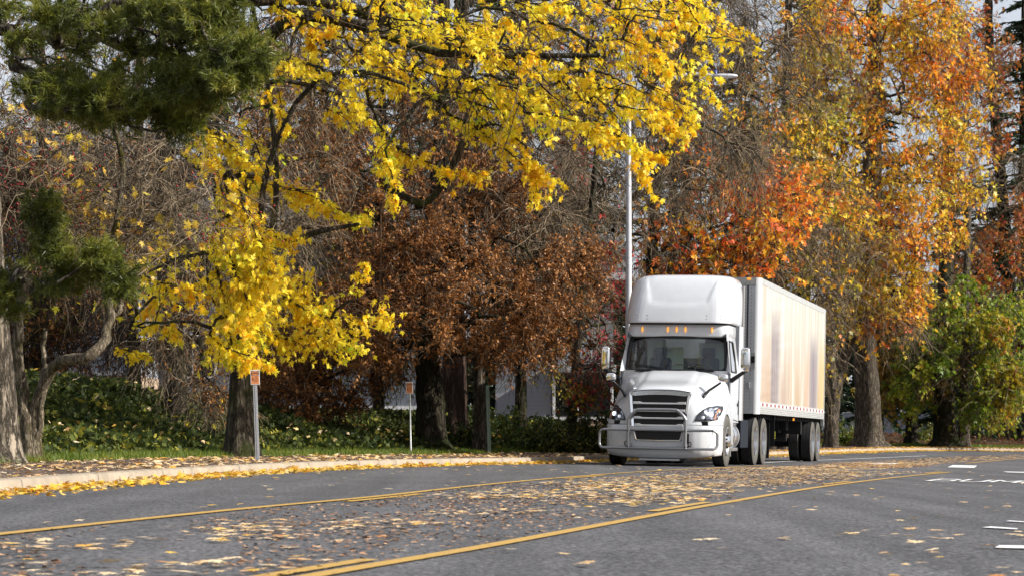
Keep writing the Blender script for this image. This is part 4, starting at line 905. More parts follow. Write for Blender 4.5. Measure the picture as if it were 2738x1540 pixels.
GD = leafmat("leaf_dark_green", [(0, (.012, .03, .01)), (.6, (.03, .07, .02)), (1, (.09, .14, .035))], .4, 1.2, .2, .35, .5)
IVY = leafmat("leaf_ivy", [(0, (.016, .022, .008)), (.4, (.04, .06, .014)), (.72, (.10, .125, .025)), (.88, (.40, .36, .05)), (1, (.34, .17, .05))], .35, .9, .25, .6, .2)
GOLD = leafmat("leaf_gold", [(0, (.38, .34, .03)), (.5, (.62, .42, .03)), (1, (.70, .30, .02))], .4, .6, .4)
NEED = leafmat("pine_needle", [(0, (.035, .045, .010)), (.45, (.12, .145, .018)), (.8, (.31, .31, .04)), (1, (.50, .38, .10))], .55, 1.6, .35, .45, .6)
FIRN = leafmat("fir_needle", [(0, (.012, .03, .014)), (.6, (.03, .06, .025)), (1, (.07, .11, .04))], .4, .5, .15, .6, .3)
BERRY = pmat("berry_red", (.38, .012, .015), .35)
def base_at(x, y, D=None):
    """ground point on the verge seen at a photo position"""
    best = None
    for D_ in np.arange(26, 135, .4) if D is None else [D]:
        p = W3(x, y, D_); z = TZ(p[0], p[1])[0]; e = abs(p[2] - z)
        if best is None or e < best[0]: best = (e, D_, p[0], z)
    return np.array([best[2], best[1], best[3] - .03])
def wpts(lst, D, root=None):
    P = [W3(x, y, (D + (r[0] if r else 0))) for x, y, *r in lst]
    if root is not None: P = [root] + P
    return np.array(P)

# --- yellow maple over the kerb
r0 = base_at(645, 1224, 40.0)
rngm = np.random.default_rng(77)
trunkM = wpts([(644, 1080), (646, 960), (652, 880), (640, 800, .2), (600, 640, .5), (560, 420, .8), (530, 150, 1.2), (560, -200, 1.5)], 40.0, r0)
limbs = [([W3(650, 900, 40.0), W3(700, 740, 40.6), W3(740, 520, 41.2), W3(720, 260, 41.4), W3(680, 40, 41), W3(640, -120, 40.6)], (.07, .03)), ([W3(648, 900, 40.0), W3(690, 700, 39.4), W3(700, 520, 39.6), W3(760, 330, 39.8), W3(860, 205, 39.5), W3(1010, 200, 39.2), W3(1150, 260, 39)], (.06, .03)),
         ([W3(652, 170, 40.6), W3(780, 50, 40), W3(930, 60, 39.5), W3(1060, 105, 39), W3(1160, 140, 38.8), W3(1290, 150, 38.5), W3(1600, 150, 38.2)], (.12, .035)),
         ([W3(650, 0, 40.6), W3(840, 0, 41), W3(1040, 60, 41), W3(1200, 120, 41), W3(1420, 150, 41)], (.13, .05)),
         ([W3(1230, 230, 40.5), W3(1290, 325, 40.6), W3(1245, 372, 40.6), W3(1210, 450, 40.6), W3(1165, 520, 40.6), W3(1132, 549, 40.6), W3(1085, 528, 40.6), W3(1030, 500, 40.7)], (.075, .06)),
         ([W3(720, 640, 41), W3(790, 640, 41), W3(860, 618, 40.8), W3(960, 600, 41)], (.07, .03))]
rm = empty("maple_tree", tuple(map(float, r0))); tag(rm, "big maple full of bright yellow leaves, its dark trunk behind the left orange sign", "tree", "trees along the kerb")
SPR = [  # sprays: photo polyline, leaves, spread in px
 ([(560, 330), (575, 430), (600, 520)], 150, 26), ([(620, 420), (720, 490), (820, 515), (900, 560), (985, 585)], 330, 20), ([(600, 480), (630, 600), (645, 760), (690, 850)], 420, 34),
 ([(620, 560), (700, 690), (790, 770), (870, 830)], 460, 34), ([(650, 440), (665, 560), (680, 680), (700, 780)], 300, 40), ([(600, 560), (640, 700), (655, 800), (655, 890)], 300, 40), ([(560, 340), (620, 400), (680, 440)], 160, 30), ([(640, 700), (760, 800), (900, 850), (1040, 845)], 480, 30), ([(560, 640), (600, 800), (620, 920), (660, 960)], 380, 30),
 ([(640, 850), (760, 905), (860, 900), (935, 925)], 330, 30), ([(500, 770), (430, 790), (385, 850)], 110, 26), ([(560, 890), (610, 930), (740, 980)], 90, 16), ([(365, 875), (420, 870), (480, 890)], 60, 16),
 ([(310, 930), (350, 940), (400, 955)], 40, 14), ([(720, 620), (770, 650), (800, 625)], 60, 20), ([(955, 800), (965, 740), (985, 690)], 50, 16), ([(620, 470), (700, 640), (730, 740)], 260, 30),
 ([(500, 330), (540, 380), (570, 430)], 110, 26), ([(420, 640), (470, 650), (520, 690)], 50, 22), ([(480, 560), (440, 600), (330, 660)], 60, 34), ([(540, 760), (600, 860), (560, 930)], 140, 26),
 ([(380, 740), (460, 760), (540, 780)], 110, 24), ([(330, 760), (400, 700), (420, 640)], 50, 30), ([(180, 360), (210, 370), (240, 378)], 30, 12),
 ([(940, 270), (1010, 350), (1040, 430), (1055, 520)], 210, 22), ([(1010, 330), (1080, 410), (1190, 450), (1290, 465)], 230, 22), ([(1030, 400), (1050, 480), (1060, 535)], 70, 16),
 ([(1200, 300), (1330, 380), (1410, 450), (1480, 490)], 230, 24), ([(1330, 330), (1410, 400), (1440, 530)], 110, 20), ([(1400, 300), (1550, 330), (1620, 380)], 130, 20), ([(1600, 330), (1690, 390), (1745, 510)], 190, 24),
 ([(1640, 250), (1740, 290), (1810, 350)], 170, 24), ([(1700, 400), (1750, 415), (1800, 420)], 60, 12), ([(1500, 240), (1680, 240), (1850, 300)], 220, 26), ([(870, 290), (900, 300), (960, 300)], 60, 16), ([(820, 60), (832, 120), (828, 190)], 70, 12),
 ([(740, 20), (800, 60), (880, 90)], 70, 18), ([(700, 30), (760, 20), (840, 60)], 60, 18), ([(1560, 100), (1700, 120), (1790, 200)], 120, 30), ([(1700, 40), (1810, 60), (1900, 60)], 60, 30), ([(1780, 20), (1900, 60), (2010, 90)], 70, 30), ([(1850, 90), (1960, 110), (2060, 140)], 26, 24)]
SPR += [([(590, 500), (640, 610), (680, 700)], 201, 46), ([(570, 600), (630, 720), (645, 800)], 202, 46), ([(640, 530), (690, 640), (720, 730)], 203, 46), ([(620, 720), (660, 800), (655, 880)], 202, 42), ([(690, 130), (740, 230), (760, 340)], 60, 50), ([(640, 300), (690, 400), (700, 470)], 90, 46)]
for k in range(150):
    u_ = rngm.random(); x0 = rngm.uniform(900, 1850) if u_ < .8 else rngm.uniform(680, 1000); y0 = rngm.uniform(-60, 250) + (40 if 1100 < x0 < 1650 else -20)
    ang = rngm.uniform(-.1, 1.05); l = rngm.uniform(80, 200); SPR.append(([(x0, y0), (x0 + .5 * l * math.cos(ang), y0 + .45 * l * math.sin(ang)), (x0 + l * math.cos(ang), y0 + l * math.sin(ang) * 1.1)], int(rngm.uniform(16, 40)), rngm.uniform(20, 44)))
for k in range(70):   # the crown goes on above
    x0 = rngm.uniform(300, 1900); y0 = rngm.uniform(-1300, -150); ang = rngm.uniform(-.3, 1.0) + (2 if rngm.random() < .3 else 0); l = rngm.uniform(150, 380); SPR.append(([(x0, y0), (x0 + .5 * l * math.cos(ang), y0 + .35 * l * math.sin(ang)), (x0 + l * math.cos(ang), y0 + l * math.sin(ang))], 26, 60))
limbs += [([W3(560, -180, 41.5), W3(640, -420, 41), W3(800, -700, 40.5), W3(1000, -1100, 40)], (.12, .04)), ([W3(640, -100, 40.6), W3(800, -250, 40), W3(1150, -480, 39), W3(1600, -700, 38.5)], (.10, .035))]
TPm = catmull(trunkM, 60); seeds = list(TPm[14:])
for lp, lr in limbs: seeds += list(catmull(np.array(lp), 20))
CPs, CRs, lp_all, spr_tw, SD = [], [], [], [], np.array(seeds)
nodes_m = list(SD)
for pl_, nl, spd in SPR:
    spd = spd * 1.35 if nl > 99 else spd; D = 38.6 if spd > 50 and nl in (201, 202, 203) else 40 + rngm.uniform(-2.2, 2.2); pts = np.array([W3(x, y, D + i * rngm.uniform(-.3, .3)) for i, (x, y) in enumerate(pl_)]); path = catmull(pts, 12); path[:, 2] += rngm.normal(0, .02, 12)
    nd = np.array(nodes_m); i = int(np.argmin(np.linalg.norm(nd - path[0], axis=1) + .7 * np.maximum(0, path[0][2] - nd[:, 2]))); a_, b_ = nd[i], path[0]; L_ = np.linalg.norm(b_ - a_)
    ctrl = (a_ + b_) / 2 + np.array([rngm.normal(0, .06), rngm.normal(0, .1), .18]) * L_; f = np.linspace(0, 1, 9)[:, None]; con = (1 - f) ** 2 * a_ + 2 * f * (1 - f) * ctrl + f * f * b_ + rngm.normal(0, .02, (9, 3))
    con[0] = a_; con[-1] = b_; th = .014 + .00005 * nl
    CPs.append(resample(con, np.zeros(9), 9)[0]); CRs.append(np.linspace(th * 1.9, th, 9)); CPs.append(resample(path, np.zeros(12), 9)[0]); CRs.append(np.linspace(th, .004, 9))
    nodes_m += list(con[2:]) + list(path[:8])
    m_ = int(nl / 3.2); pk = rngm.integers(0, 11, m_); P0 = path[pk] + (path[np.minimum(pk + 1, 11)] - path[pk]) * rngm.random(m_)[:, None]; T_ = norm(path[np.minimum(pk + 1, 11)] - path[pk])
    A = twig_batch(rngm, P0, norm(T_ + rngm.normal(0, .7, (m_, 3))), np.full(m_, spd * D / FPX * 2.0) * rngm.uniform(.3, 1.2, m_), 5, .22, .2); spr_tw.append(A)
    nl = int(nl * 1.6); q_ = rngm.integers(0, m_, nl); kk = rngm.integers(1, 5, nl); lp_all.append(A[q_, kk] + rngm.normal(0, .025, (nl, 3)))
# bare leaders and drooping twigs of the maple
extra = []
for k in range(300):
    i = rngm.integers(0, len(nodes_m)); extra.append(nodes_m[i])
extra = np.array(extra); A = twig_batch(rngm, extra, rngm.normal(0, 1, (300, 3)) * [1, .5, .5] + [.5, 0, -.2], rngm.uniform(.6, 2.4, 300), 5 + 2, .16, .2)
A2p = rngm.integers(0, 300, 1200); k2 = rngm.integers(1, 7, 1200); A2 = twig_batch(rngm, A[A2p, k2], rngm.normal(0, 1, (1200, 3)) * [1, .6, .6] + [.3, 0, -.3], rngm.uniform(.2, .9, 1200), 7, .12, .2)
TRm = np.interp(np.linspace(0, 1, 60), [0, .04, .12, .6, 1], [.33, .28, .22, .045, .03])
a = np.linspace(0, 2 * np.pi, 24, endpoint=False); rings = []
for i in range(60): rings.append(TPm[i] + (TRm[i] * (1 + .05 * np.sin(3 * a + i * .05) + .10 * math.exp(-i / 2) * np.sin(5 * a)))[:, None] * np.column_stack([np.cos(a), np.sin(a), 0 * a]))
wd = MB(); wd.grid(np.array(rings) - r0, close=True); parts = [(np.concatenate(wd.V), np.array(wd.F))]
parts.append(tubes(np.array([resample(catmull(np.array(l), 20), np.zeros(20), 14)[0] for l, _ in limbs]) - r0, np.array([np.linspace(r[0], r[1], 14) for _, r in limbs]), 10))
parts.append(tubes(np.array(CPs) - r0, np.array(CRs), 5))
# upper crown above the frame: limbs and twigs that the truck's glass and paint reflect
ut = np.array([W3(560, -150, 41.4), W3(590, -500, 41.2), W3(640, -900, 41), W3(700, -1400, 41), W3(740, -2000, 41)]); utp = catmull(ut, 30)
tgu = np.column_stack([rngm.uniform(-11, 4.5, 170), rngm.uniform(33, 47, 170), rngm.uniform(10.5, 24, 170)]); nu, cu_, chu, du_ = grow(rngm, utp, tgu, .15, .25, .06, attach=.0)
ru = .012 * np.maximum(cu_, 1) ** .47; ru[:30] = np.linspace(.10, .04, 30); cc = [resample(nu[c_], np.minimum(ru[c_], .10), 9) for c_ in chu]
parts.append(tubes(np.array([c_[0] for c_ in cc]) - r0, np.array([c_[1] for c_ in cc]), 6)); parts.append(tubes(utp[None] - r0, ru[None, :30], 10))
fu = np.where((cu_ > 0) & (cu_ < 4) & (np.arange(len(cu_)) >= 30))[0]; pk = rngm.choice(fu, 2600); UT = twig_batch(rngm, nu[pk], norm(du_[pk] + rngm.normal(0, .6, (2600, 3))), rngm.uniform(.5, 2.0, 2600), 7, .1, .2)
off = 0; Vs, Fs = [], []
for V_, F_ in parts: Vs.append(V_); Fs.append(F_ + off); off += len(V_)
mesh("trunk", np.concatenate(Vs), np.concatenate(Fs), barkmat('bark_maple', (.016, .013, .009), (.15, .125, .09), 1.0, 1.0, moss=(.06, .07, .02)), rm)
v_, f_ = tubes(UT - r0, np.linspace(.010, .003, 7)[None].repeat(2600, 0), 3); mesh("branch", v_, f_, T_BRN, rm, False)
tw = np.concatenate(spr_tw); v1, f1 = tubes(tw - r0, np.linspace(.005, .002, 5)[None].repeat(len(tw), 0), 3); v2, f2 = tubes(A - r0, np.linspace(.009, .003, 7)[None].repeat(300, 0), 4); v3, f3 = tubes(A2 - r0, np.linspace(.005, .002, 7)[None].repeat(1200, 0), 3)
mesh("branch", np.concatenate([v1, v2, v3]), np.concatenate([f1, f2 + len(v1), f3 + len(v1) + len(v2)]), T_BRN, rm, False)
lp_ = np.concatenate(lp_all); leaf_mesh("crown", rngm, lp_ - r0, .096, MAPLE, Y1, rm, hang=.8)

# --- brown-leaved oak
ro = base_at(1152, 1211, 53.0)
tree("oak_tree", "oak with rusty brown leaves, its thick dark trunk right of the second orange sign", wpts([(1150, 1100), (1146, 950), (1150, 760), (1165, 560), (1180, 380), (1190, 120), (1180, -200)], 53, ro), (.36, .10),
     [(1150, 560, 52.5, 330, 150, 4, 90), (1280, 760, 51.5, 330, 150, 3.6, 100), (1000, 800, 51.5, 260, 130, 3.5, 70), (1200, 900, 50.5, 330, 80, 2.5, 60), (1450, 860, 52, 160, 130, 3, 34), (1500, 700, 52.5, 150, 60, 2.4, 24),
      (880, 920, 53.5, 160, 140, 2, 50), (760, 1000, 53, 90, 100, 1.5, 20), (850, 1060, 52.5, 110, 80, 1.2, 20), (1000, 960, 53.5, 80, 60, 1, 10), (1000, 380, 54, 300, 200, 4, 50), (800, 250, 55, 200, 220, 3, 30), (1350, 420, 53.5, 220, 170, 3, 30), (1200, 150, 55, 400, 220, 4, 30)],
     (B_DARK, T_BRN), seed=4, group="trees along the kerb", up=.1, ntw=13, tl=.75, droop=.10, nsub=3, tr=.0045, tip=.010,
     leaves=[(88000, .078, OAK, BR, .3, lambda p, r: (lown(p, .9, 3) + 2.1 - .9 * np.clip((p[:, 2] - 5.0) / 2.2, 0, 3) + 0.3 * r.normal(0, 1, len(p))) > 0)], maxr=.35)

# --- weeping bare tree at the left, brown rags of leaves
rw = base_at(470, 1150, 47.0)
tree("weeping_tree", "bare tree with thin weeping twigs over the ivy bank left of the maple", wpts([(470, 960), (455, 760), (440, 520), (430, 260), (440, -40)], 47, rw), (.22, .07),
     [(480, 420, 47, 320, 170, 3, 60), (420, 700, 46, 320, 140, 3, 60), (500, 900, 45, 120, 70, 1.6, 26), (560, 1050, 44, 70, 60, 1, 16), (250, 520, 47, 250, 180, 2.5, 40), (760, 450, 48, 200, 220, 3, 50), (800, 180, 49, 220, 200, 3, 50), (250, 150, 48, 260, 200, 2, 30), (640, 650, 46.5, 160, 160, 2, 30)],
     (B_DARK, T_GREY), seed=8, group="trees behind the verge", up=.2, ntw=10, tl=1.1, droop=.22, nsub=4, tr=.0045, tip=.009, twob=.25,
     leaves=[(7000, .07, OAK, BR, .3, lambda p, r: lown(p, .8, 9) > .9), (320, .11, MAPLE, Y1, .6, lambda p, r: lown(p, .7, 19) > .5)], maxr=.5)

# --- pine, foreground left
rp = base_at(8, 1236, 29.5)
def needle_tree(name, label, trunk, rad, blobs, seed, tuft, nn, bark, mat, group, ntuft, up=.1, wneed=.0035):
    rng = np.random.default_rng(seed); root = empty(name, tuple(map(float, trunk[0]))); tag(root, label, "tree", group); org = np.array(trunk[0])
    TP = catmull(trunk, 44); TR = np.linspace(rad[0], rad[1], 44) * (1 + .5 * np.exp(-np.arange(44) / 1.8))
    tg = [inblob(rng, b) for b in blobs for _ in range(b[6])]
    nodes, cnt, chains, dirs = grow(rng, TP, np.array(tg), up, .35, .06, attach=.3); R = .008 * np.maximum(cnt, 1) ** .5; R[:44] = TR
    a = np.linspace(0, 2 * np.pi, 28, endpoint=False); rg = np.array([TP[i] + (TR[i] * (1 + .05 * np.sin(4 * a + i * .2) + .04 * np.sin(11 * a + i * .11) + .03 * np.sin(17 * a - i * .3)))[:, None] * np.column_stack([np.cos(a), np.sin(a), 0 * a]) for i in range(44)])
    wd = MB(); wd.grid(rg - org, close=True); CP, CR = [], []
    for ch in chains:
        r = R[ch].copy(); r[0] = min(r[1] * 1.1, r[0]); p2, r2 = resample(nodes[ch], np.minimum(r, rad[0] * .35), 8); CP.append(p2); CR.append(r2)
    V2, F2 = tubes(np.array(CP) - org, np.array(CR), 6); V1 = np.concatenate(wd.V)
    mesh("trunk", np.concatenate([V1, V2]), np.concatenate([np.array(wd.F), F2 + len(V1)]), bark, root)
    fine = np.where((cnt > 0) & (cnt <= 2) & (np.arange(len(cnt)) >= 44))[0]; pk = rng.choice(fine, ntuft); base = nodes[pk] + rng.normal(0, tuft * .6, (ntuft, 3)) * [1, 1, .7]
    td = norm(dirs[pk] + rng.normal(0, .6, (ntuft, 3)) + [0, 0, .25])
    vt, ft = tubes(np.stack([nodes[pk], (nodes[pk] + base) / 2 + [0, 0, -.01], base + td * tuft * .4], 1) - org, np.array([[.004, .0035, .003]]).repeat(ntuft, 0), 3); mesh("branch", vt, ft, T_DARK, root, False)
    M = ntuft * nn; ti = np.repeat(np.arange(ntuft), nn); t_ = rng.random(M); b = base[ti] + td[ti] * (t_ * tuft * .9)[:, None]; d = norm(td[ti] * (.55 + .5 * t_[:, None]) + rng.normal(0, .55, (M, 3))); l = tuft * rng.uniform(.5, .8, M)
    s_ = norm(np.cross(d, rng.normal(0, 1, (M, 3)))) * wneed; e_ = b + d * l[:, None] + np.array([0, 0, -.1]) * l[:, None]
    V_ = np.stack([b - s_, b + s_, e_ + s_ * .35], 1).reshape(-1, 3) - org; mesh("crown", V_, np.arange(M * 3).reshape(-1, 3), mat, root, False)
    return root
needle_tree("pine_tree", "pine with rough grey trunk at the left edge and green needle boughs above it", wpts([(2, 1100), (-12, 900), (-30, 600), (-40, 250), (-20, -100)], 29.5, rp), (.215, .12),
            [(90, 90, 28.5, 170, 110, 1.2, 34), (330, 60, 28, 210, 90, 1.0, 44), (560, 60, 27.5, 120, 90, .8, 30), (600, 190, 27, 105, 80, .7, 40), (430, 230, 27.5, 170, 90, .8, 44), (180, 250, 28, 150, 70, .8, 26), (640, 130, 27, 60, 40, .4, 10), (300, 300, 27.5, 140, 42, .6, 24), (470, 330, 27.3, 60, 40, .4, 8),
             (125, 580, 28, 38, 42, .4, 9), (130, 670, 28, 60, 32, .4, 11), (250, 710, 27.8, 75, 36, .4, 14), (290, 770, 27.8, 45, 26, .3, 7), (140, 765, 28, 40, 34, .3, 8), (10, 790, 28.3, 46, 55, .3, 12)],
            21, .150, 40, B_PINE, NEED, None, 4300, wneed=.0052)

# --- twisted berry tree beside the pine
rc = base_at(88, 1232, 31.0); Dh = 31.0
root_h = empty("hawthorn_tree", tuple(map(float, rc))); tag(root_h, "twisted multi stemmed tree with red berries growing right beside the rough pine trunk", "tree", "trees along the kerb")
rngc = np.random.default_rng(12)
stems = [([(85, 1232), (72, 1130), (55, 1010), (48, 900), (60, 760), (75, 600), (60, 480), (10, 380)], (.115, .075, .07, .06, .05)),
         ([(96, 1225), (92, 1120), (110, 1040), (140, 980), (180, 958), (235, 955), (275, 915), (292, 850), (285, 760), (300, 640), (330, 480), (300, 300)], (.07, .075, .07, .055, .03)),
         ([(98, 1190), (110, 1100), (118, 1000), (115, 930), (122, 880)], (.045, .04, .035, .03, .03)),
         ([(128, 990), (150, 975), (190, 960)], (.04, .04, .03, .03, .03)),
         ([(292, 850), (318, 830), (330, 760), (340, 660), (400, 520)], (.04, .035, .03, .02, .015)),
         ([(50, 880), (20, 850), (-20, 800)], (.03, .03, .025, .02, .02)), ([(75, 620), (40, 560), (0, 500)], (.04, .03, .03, .02, .02))]
CP, CR = [], []
for pl_, rr_ in stems:
    p = catmull(np.array([W3(x, y, Dh + .3 * math.sin(x * .02)) for x, y in pl_]), 26); p[1:-1] += rngc.normal(0, .012, (24, 3)); p[0, 2] -= .05; CP.append(p); CR.append(np.interp(np.linspace(0, 1, 26), np.linspace(0, 1, 5), rr_) * (1 + .5 * np.exp(-np.arange(26) / 1.5) * (pl_[0][1] > 1200)))
Vt, Ft = tubes(np.array(CP) - rc, np.array(CR) * rngc.uniform(.93, 1.08, (len(CP), 26)), 12); mesh("trunk", Vt, Ft, B_CHER, root_h)
allp = np.concatenate([c[10:] for c in CP]); n0 = 300; P0 = allp[rngc.integers(0, len(allp), n0)]
A = twig_batch(rngc, P0, rngc.normal(0, 1, (n0, 3)) * [1, .6, .7] + [.5, 0, .15], rngc.uniform(.5, 2.0, n0), 8, .04, .24)
A = A[(A[:, -1, 2] > 3.0) & (A[:, 0, 2] > 2.4)]; n0 = len(A); pk, kk = rngc.integers(0, n0, 2200), rngc.integers(2, 8, 2200); A2 = twig_batch(rngc, A[pk, kk], rngc.normal(0, 1, (2200, 3)) + [.2, 0, -.1], rngc.uniform(.2, .75, 2200), 6, .08, .35)
pk3, k3 = rngc.integers(0, 2200, 6000), rngc.integers(1, 6, 6000); A3 = twig_batch(rngc, A2[pk3, k3], rngc.normal(0, 1, (6000, 3)), rngc.uniform(.1, .35, 6000), 4, .05, .4)
for A_, r1, r2, n_ in ((A, .010, .004, 4), (A2, .0045, .002, 3), (A3, .0025, .0015, 3)):
    k = A_.shape[1]; v_, f_ = tubes(A_ - rc, np.linspace(r1, r2, k)[None].repeat(len(A_), 0), n_); mesh("branch", v_, f_, T_GREY, root_h, False)
bp = A3[rngc.integers(0, 6000, 1500), 3]; bp = bp[(lown(bp, 1.4, 5) > .2)]; ico = [(0, 0, 1), (.89, 0, .45), (.28, .85, .45), (-.72, .53, .45), (-.72, -.53, .45), (.28, -.85, .45), (.72, .53, -.45), (-.28, .85, -.45), (-.89, 0, -.45), (-.28, -.85, -.45), (.72, -.53, -.45), (0, 0, -1)]
icf = [(0, 1, 2), (0, 2, 3), (0, 3, 4), (0, 4, 5), (0, 5, 1), (1, 6, 2), (2, 7, 3), (3, 8, 4), (4, 9, 5), (5, 10, 1), (2, 6, 7), (3, 7, 8), (4, 8, 9), (5, 9, 10), (1, 10, 6), (11, 7, 6), (11, 8, 7), (11, 9, 8), (11, 10, 9), (11, 6, 10)]
Vb = (bp - rc)[:, None, :] + np.array(ico)[None] * .014; Fb = np.arange(len(bp))[:, None, None] * 12 + np.array(icf)[None]
tag(mesh("berries", Vb.reshape(-1, 3), Fb.reshape(-1, 3), BERRY, root_h), kind="stuff")
lf = A3[rngc.integers(0, 6000, 700), 3]; lf = lf[lown(lf, 1.1, 8) > .3]; leaf_mesh("crown", rngc, lf - rc, .10, MAPLE, leafmat("leaf_pale_yellow", [(0, (.6, .5, .1)), (.6, (.75, .5, .06)), (1, (.7, .3, .05))]), root_h)

# --- middle trees behind the verge
def simple(name, label, x, y, D, r, lean, blobs, bark, twm, seed, leaves, group, **kw):
    b = base_at(x, y, D); pts = [(x + l * 1.0, yy) for l, yy in lean]; return tree(name, label, wpts(pts, D, b), r, blobs, (bark, twm), seed=seed, group=group, leaves=leaves, **kw)
KB = "trees along the kerb"; VB = "trees behind the verge"; FB = "trees far behind"
simple("birch_tree", "slim tree with flaky whitish bark beside the bare green sign post", 1285, 1209, 54.5, (.16, .05), [(-2, 1100), (-6, 980), (-20, 700), (-30, 400), (-40, 60), (-45, -250)],
       [(1260, 300, 54.5, 250, 260, 3, 60), (1300, 60, 55, 330, 200, 3.5, 50), (1430, 420, 54, 150, 220, 3, 50), (1440, 640, 53.5, 120, 130, 2.4, 34), (1050, 60, 55, 250, 160, 3, 30)], B_GREY, T_GREY, 31,
       None, KB, ntw=15, tl=1.0, droop=.16, nsub=4, tr=.0045, tip=.008, up=.25)
simple("redwood_tree", "broad reddish brown trunk standing in the ivy just right of the oak", 1215, 1150, 61, (.36, .12), [(0, 1000), (2, 800), (8, 500), (14, 150), (18, -200)],
       [(1230, 330, 62, 220, 260, 3, 40), (1240, 20, 62, 260, 200, 3, 40)], B_RED, T_BRN, 33, [(9000, .10, DIA, GD, .6, None)], VB, ntw=8, tl=.8, droop=.15, nsub=2, tr=.006, up=0)
simple("slim_tree", "slim dark tree with crimson leaves low down just left of the truck", 1527, 1214, 60, (.13, .05), [(3, 1120), (14, 960), (28, 800), (50, 600), (70, 380), (90, 100)],
       [(1590, 900, 61, 50, 110, 1.0, 26), (1570, 1000, 60, 50, 70, .8, 18), (1590, 620, 62.5, 80, 130, 1.4, 30), (1640, 780, 63, 90, 90, 1.2, 24), (1540, 480, 62, 110, 130, 2, 30)], B_DARK, T_GREY, 34,
       [(1100, .11, STAR, leafmat("leaf_crimson", [(0, (.60, .16, .04)), (.4, (.50, .04, .04)), (1, (.30, .01, .04))]), .9, lambda p, r: (lown(p, 1.0, 4) > .6) | (p[:, 2] < 3.2)), (700, .10, STAR, GOLD, .6, lambda p, r: lown(p, 1.0, 44) > .7)], KB, ntw=16, tl=.8, droop=.14, nsub=4, tr=.005, tip=.008)
simple("sweetgum_tree", "sweetgum with orange and red star shaped leaves directly above the trailer roof", 1850, 1205, 74, (.26, .10), [(-6, 1000), (-12, 800), (-16, 600), (-12, 400), (6, 180), (20, -120)],
       [(1850, 560, 72, 180, 90, 2.6, 50), (1900, 690, 71, 200, 60, 2.4, 50), (2060, 640, 71, 110, 110, 2.4, 50), (2110, 560, 72, 70, 110, 2, 30), (1780, 700, 72, 90, 70, 2, 24), (1850, 350, 74, 170, 150, 3, 30), (1980, 440, 74, 130, 120, 3, 24)], B_DARK, T_GREY, 35,
       [(3700, .175, STAR, RO, .6, lambda p, r: (lown(p, .7, 6) > -.2) & ((p[:, 2] < 9.2) | (r.random(len(p)) < .25)))], FB, ntw=13, tl=1.0, droop=.2, nsub=3, tr=.006, tip=.011)
simple("bare_tree", "nearly bare tree with dark forked limbs behind the light pole", 1740, 1208, 71, (.22, .09), [(-4, 1000), (0, 800), (6, 640), (20, 480), (60, 360), (90, 240), (120, 60), (150, -200)],
       [(1720, 250, 66, 220, 220, 3.5, 60), (1900, 180, 66, 220, 230, 3.5, 70), (1650, 520, 65, 150, 160, 3, 40), (1900, 420, 66, 180, 120, 3, 40), (1700, 30, 67, 300, 170, 4, 60), (2020, 40, 67, 160, 150, 3, 30)], B_DARK, T_GREY, 36,
       [(900, .13, STAR, RO, .6, lambda p, r: lown(p, .6, 2) > .8)], VB, ntw=14, tl=1.3, droop=.20, nsub=4, tr=.0055, tip=.010, up=.2)
simple("bare_tree", "bare grey tree whose twigs weep over the rear half of the trailer roof", 2085, 1205, 80, (.28, .10), [(0, 1000), (-6, 800), (-2, 600), (10, 400), (20, 150), (24, -150)],
       [(2080, 700, 78, 100, 150, 2.5, 34), (2160, 800, 77, 90, 90, 2, 34), (2060, 380, 79, 160, 170, 3.5, 50), (2140, 150, 80, 170, 200, 4, 50), (2200, 560, 78, 110, 160, 3, 40), (2190, 950, 78, 60, 90, 2, 16)], B_GREY, T_GREY, 37,
       [(5200, .14, STAR, OL, .6, lambda p, r: lown(p, .5, 12) > -.6), (5500, .15, STAR, OR, .6, lambda p, r: (lown(p, .5, 14) > .0) & (p[:, 2] > 5))], VB, ntw=13, tl=1.4, droop=.24, nsub=4, tr=.006, tip=.011, up=.15)
for (x, D, sd, dx, wh) in [(360, 60, 51, 0, "behind the weeping tree"), (820, 63, 52, 0, "between the maple and the oak"), (1010, 68, 54, 0, "directly behind the oak crown"), (1390, 66, 53, 0, "between the birch and the slim tree"), (100, 62, 55, 0, "behind the pine at the far left")]:
    simple("thicket_tree", "dark twiggy tree with a few dead brown leaves " + wh, x, 1130, D, (.17, .06), [(2, 1000), (-6, 800), (4, 560), (14, 300), (10, 60), (0, -200)],
           [(x, 760, D, 190, 210, 3, 60), (x + 20, 470, D, 210, 200, 3, 45), (x, 130, D, 220, 200, 3, 12), (x - 20, 930, D, 150, 60, 2, 10)], B_DARK, T_DKB, sd, [(6000, .10, OAK, BR, .4, lambda p, r: lown(p, .6, 70) > .1), (3500, .11, DIA, OL, .5, lambda p, r: lown(p, .5, 90) > .2)], VB, ntw=20, tl=1.3, droop=.2, nsub=4, tr=.0065, tip=.011)
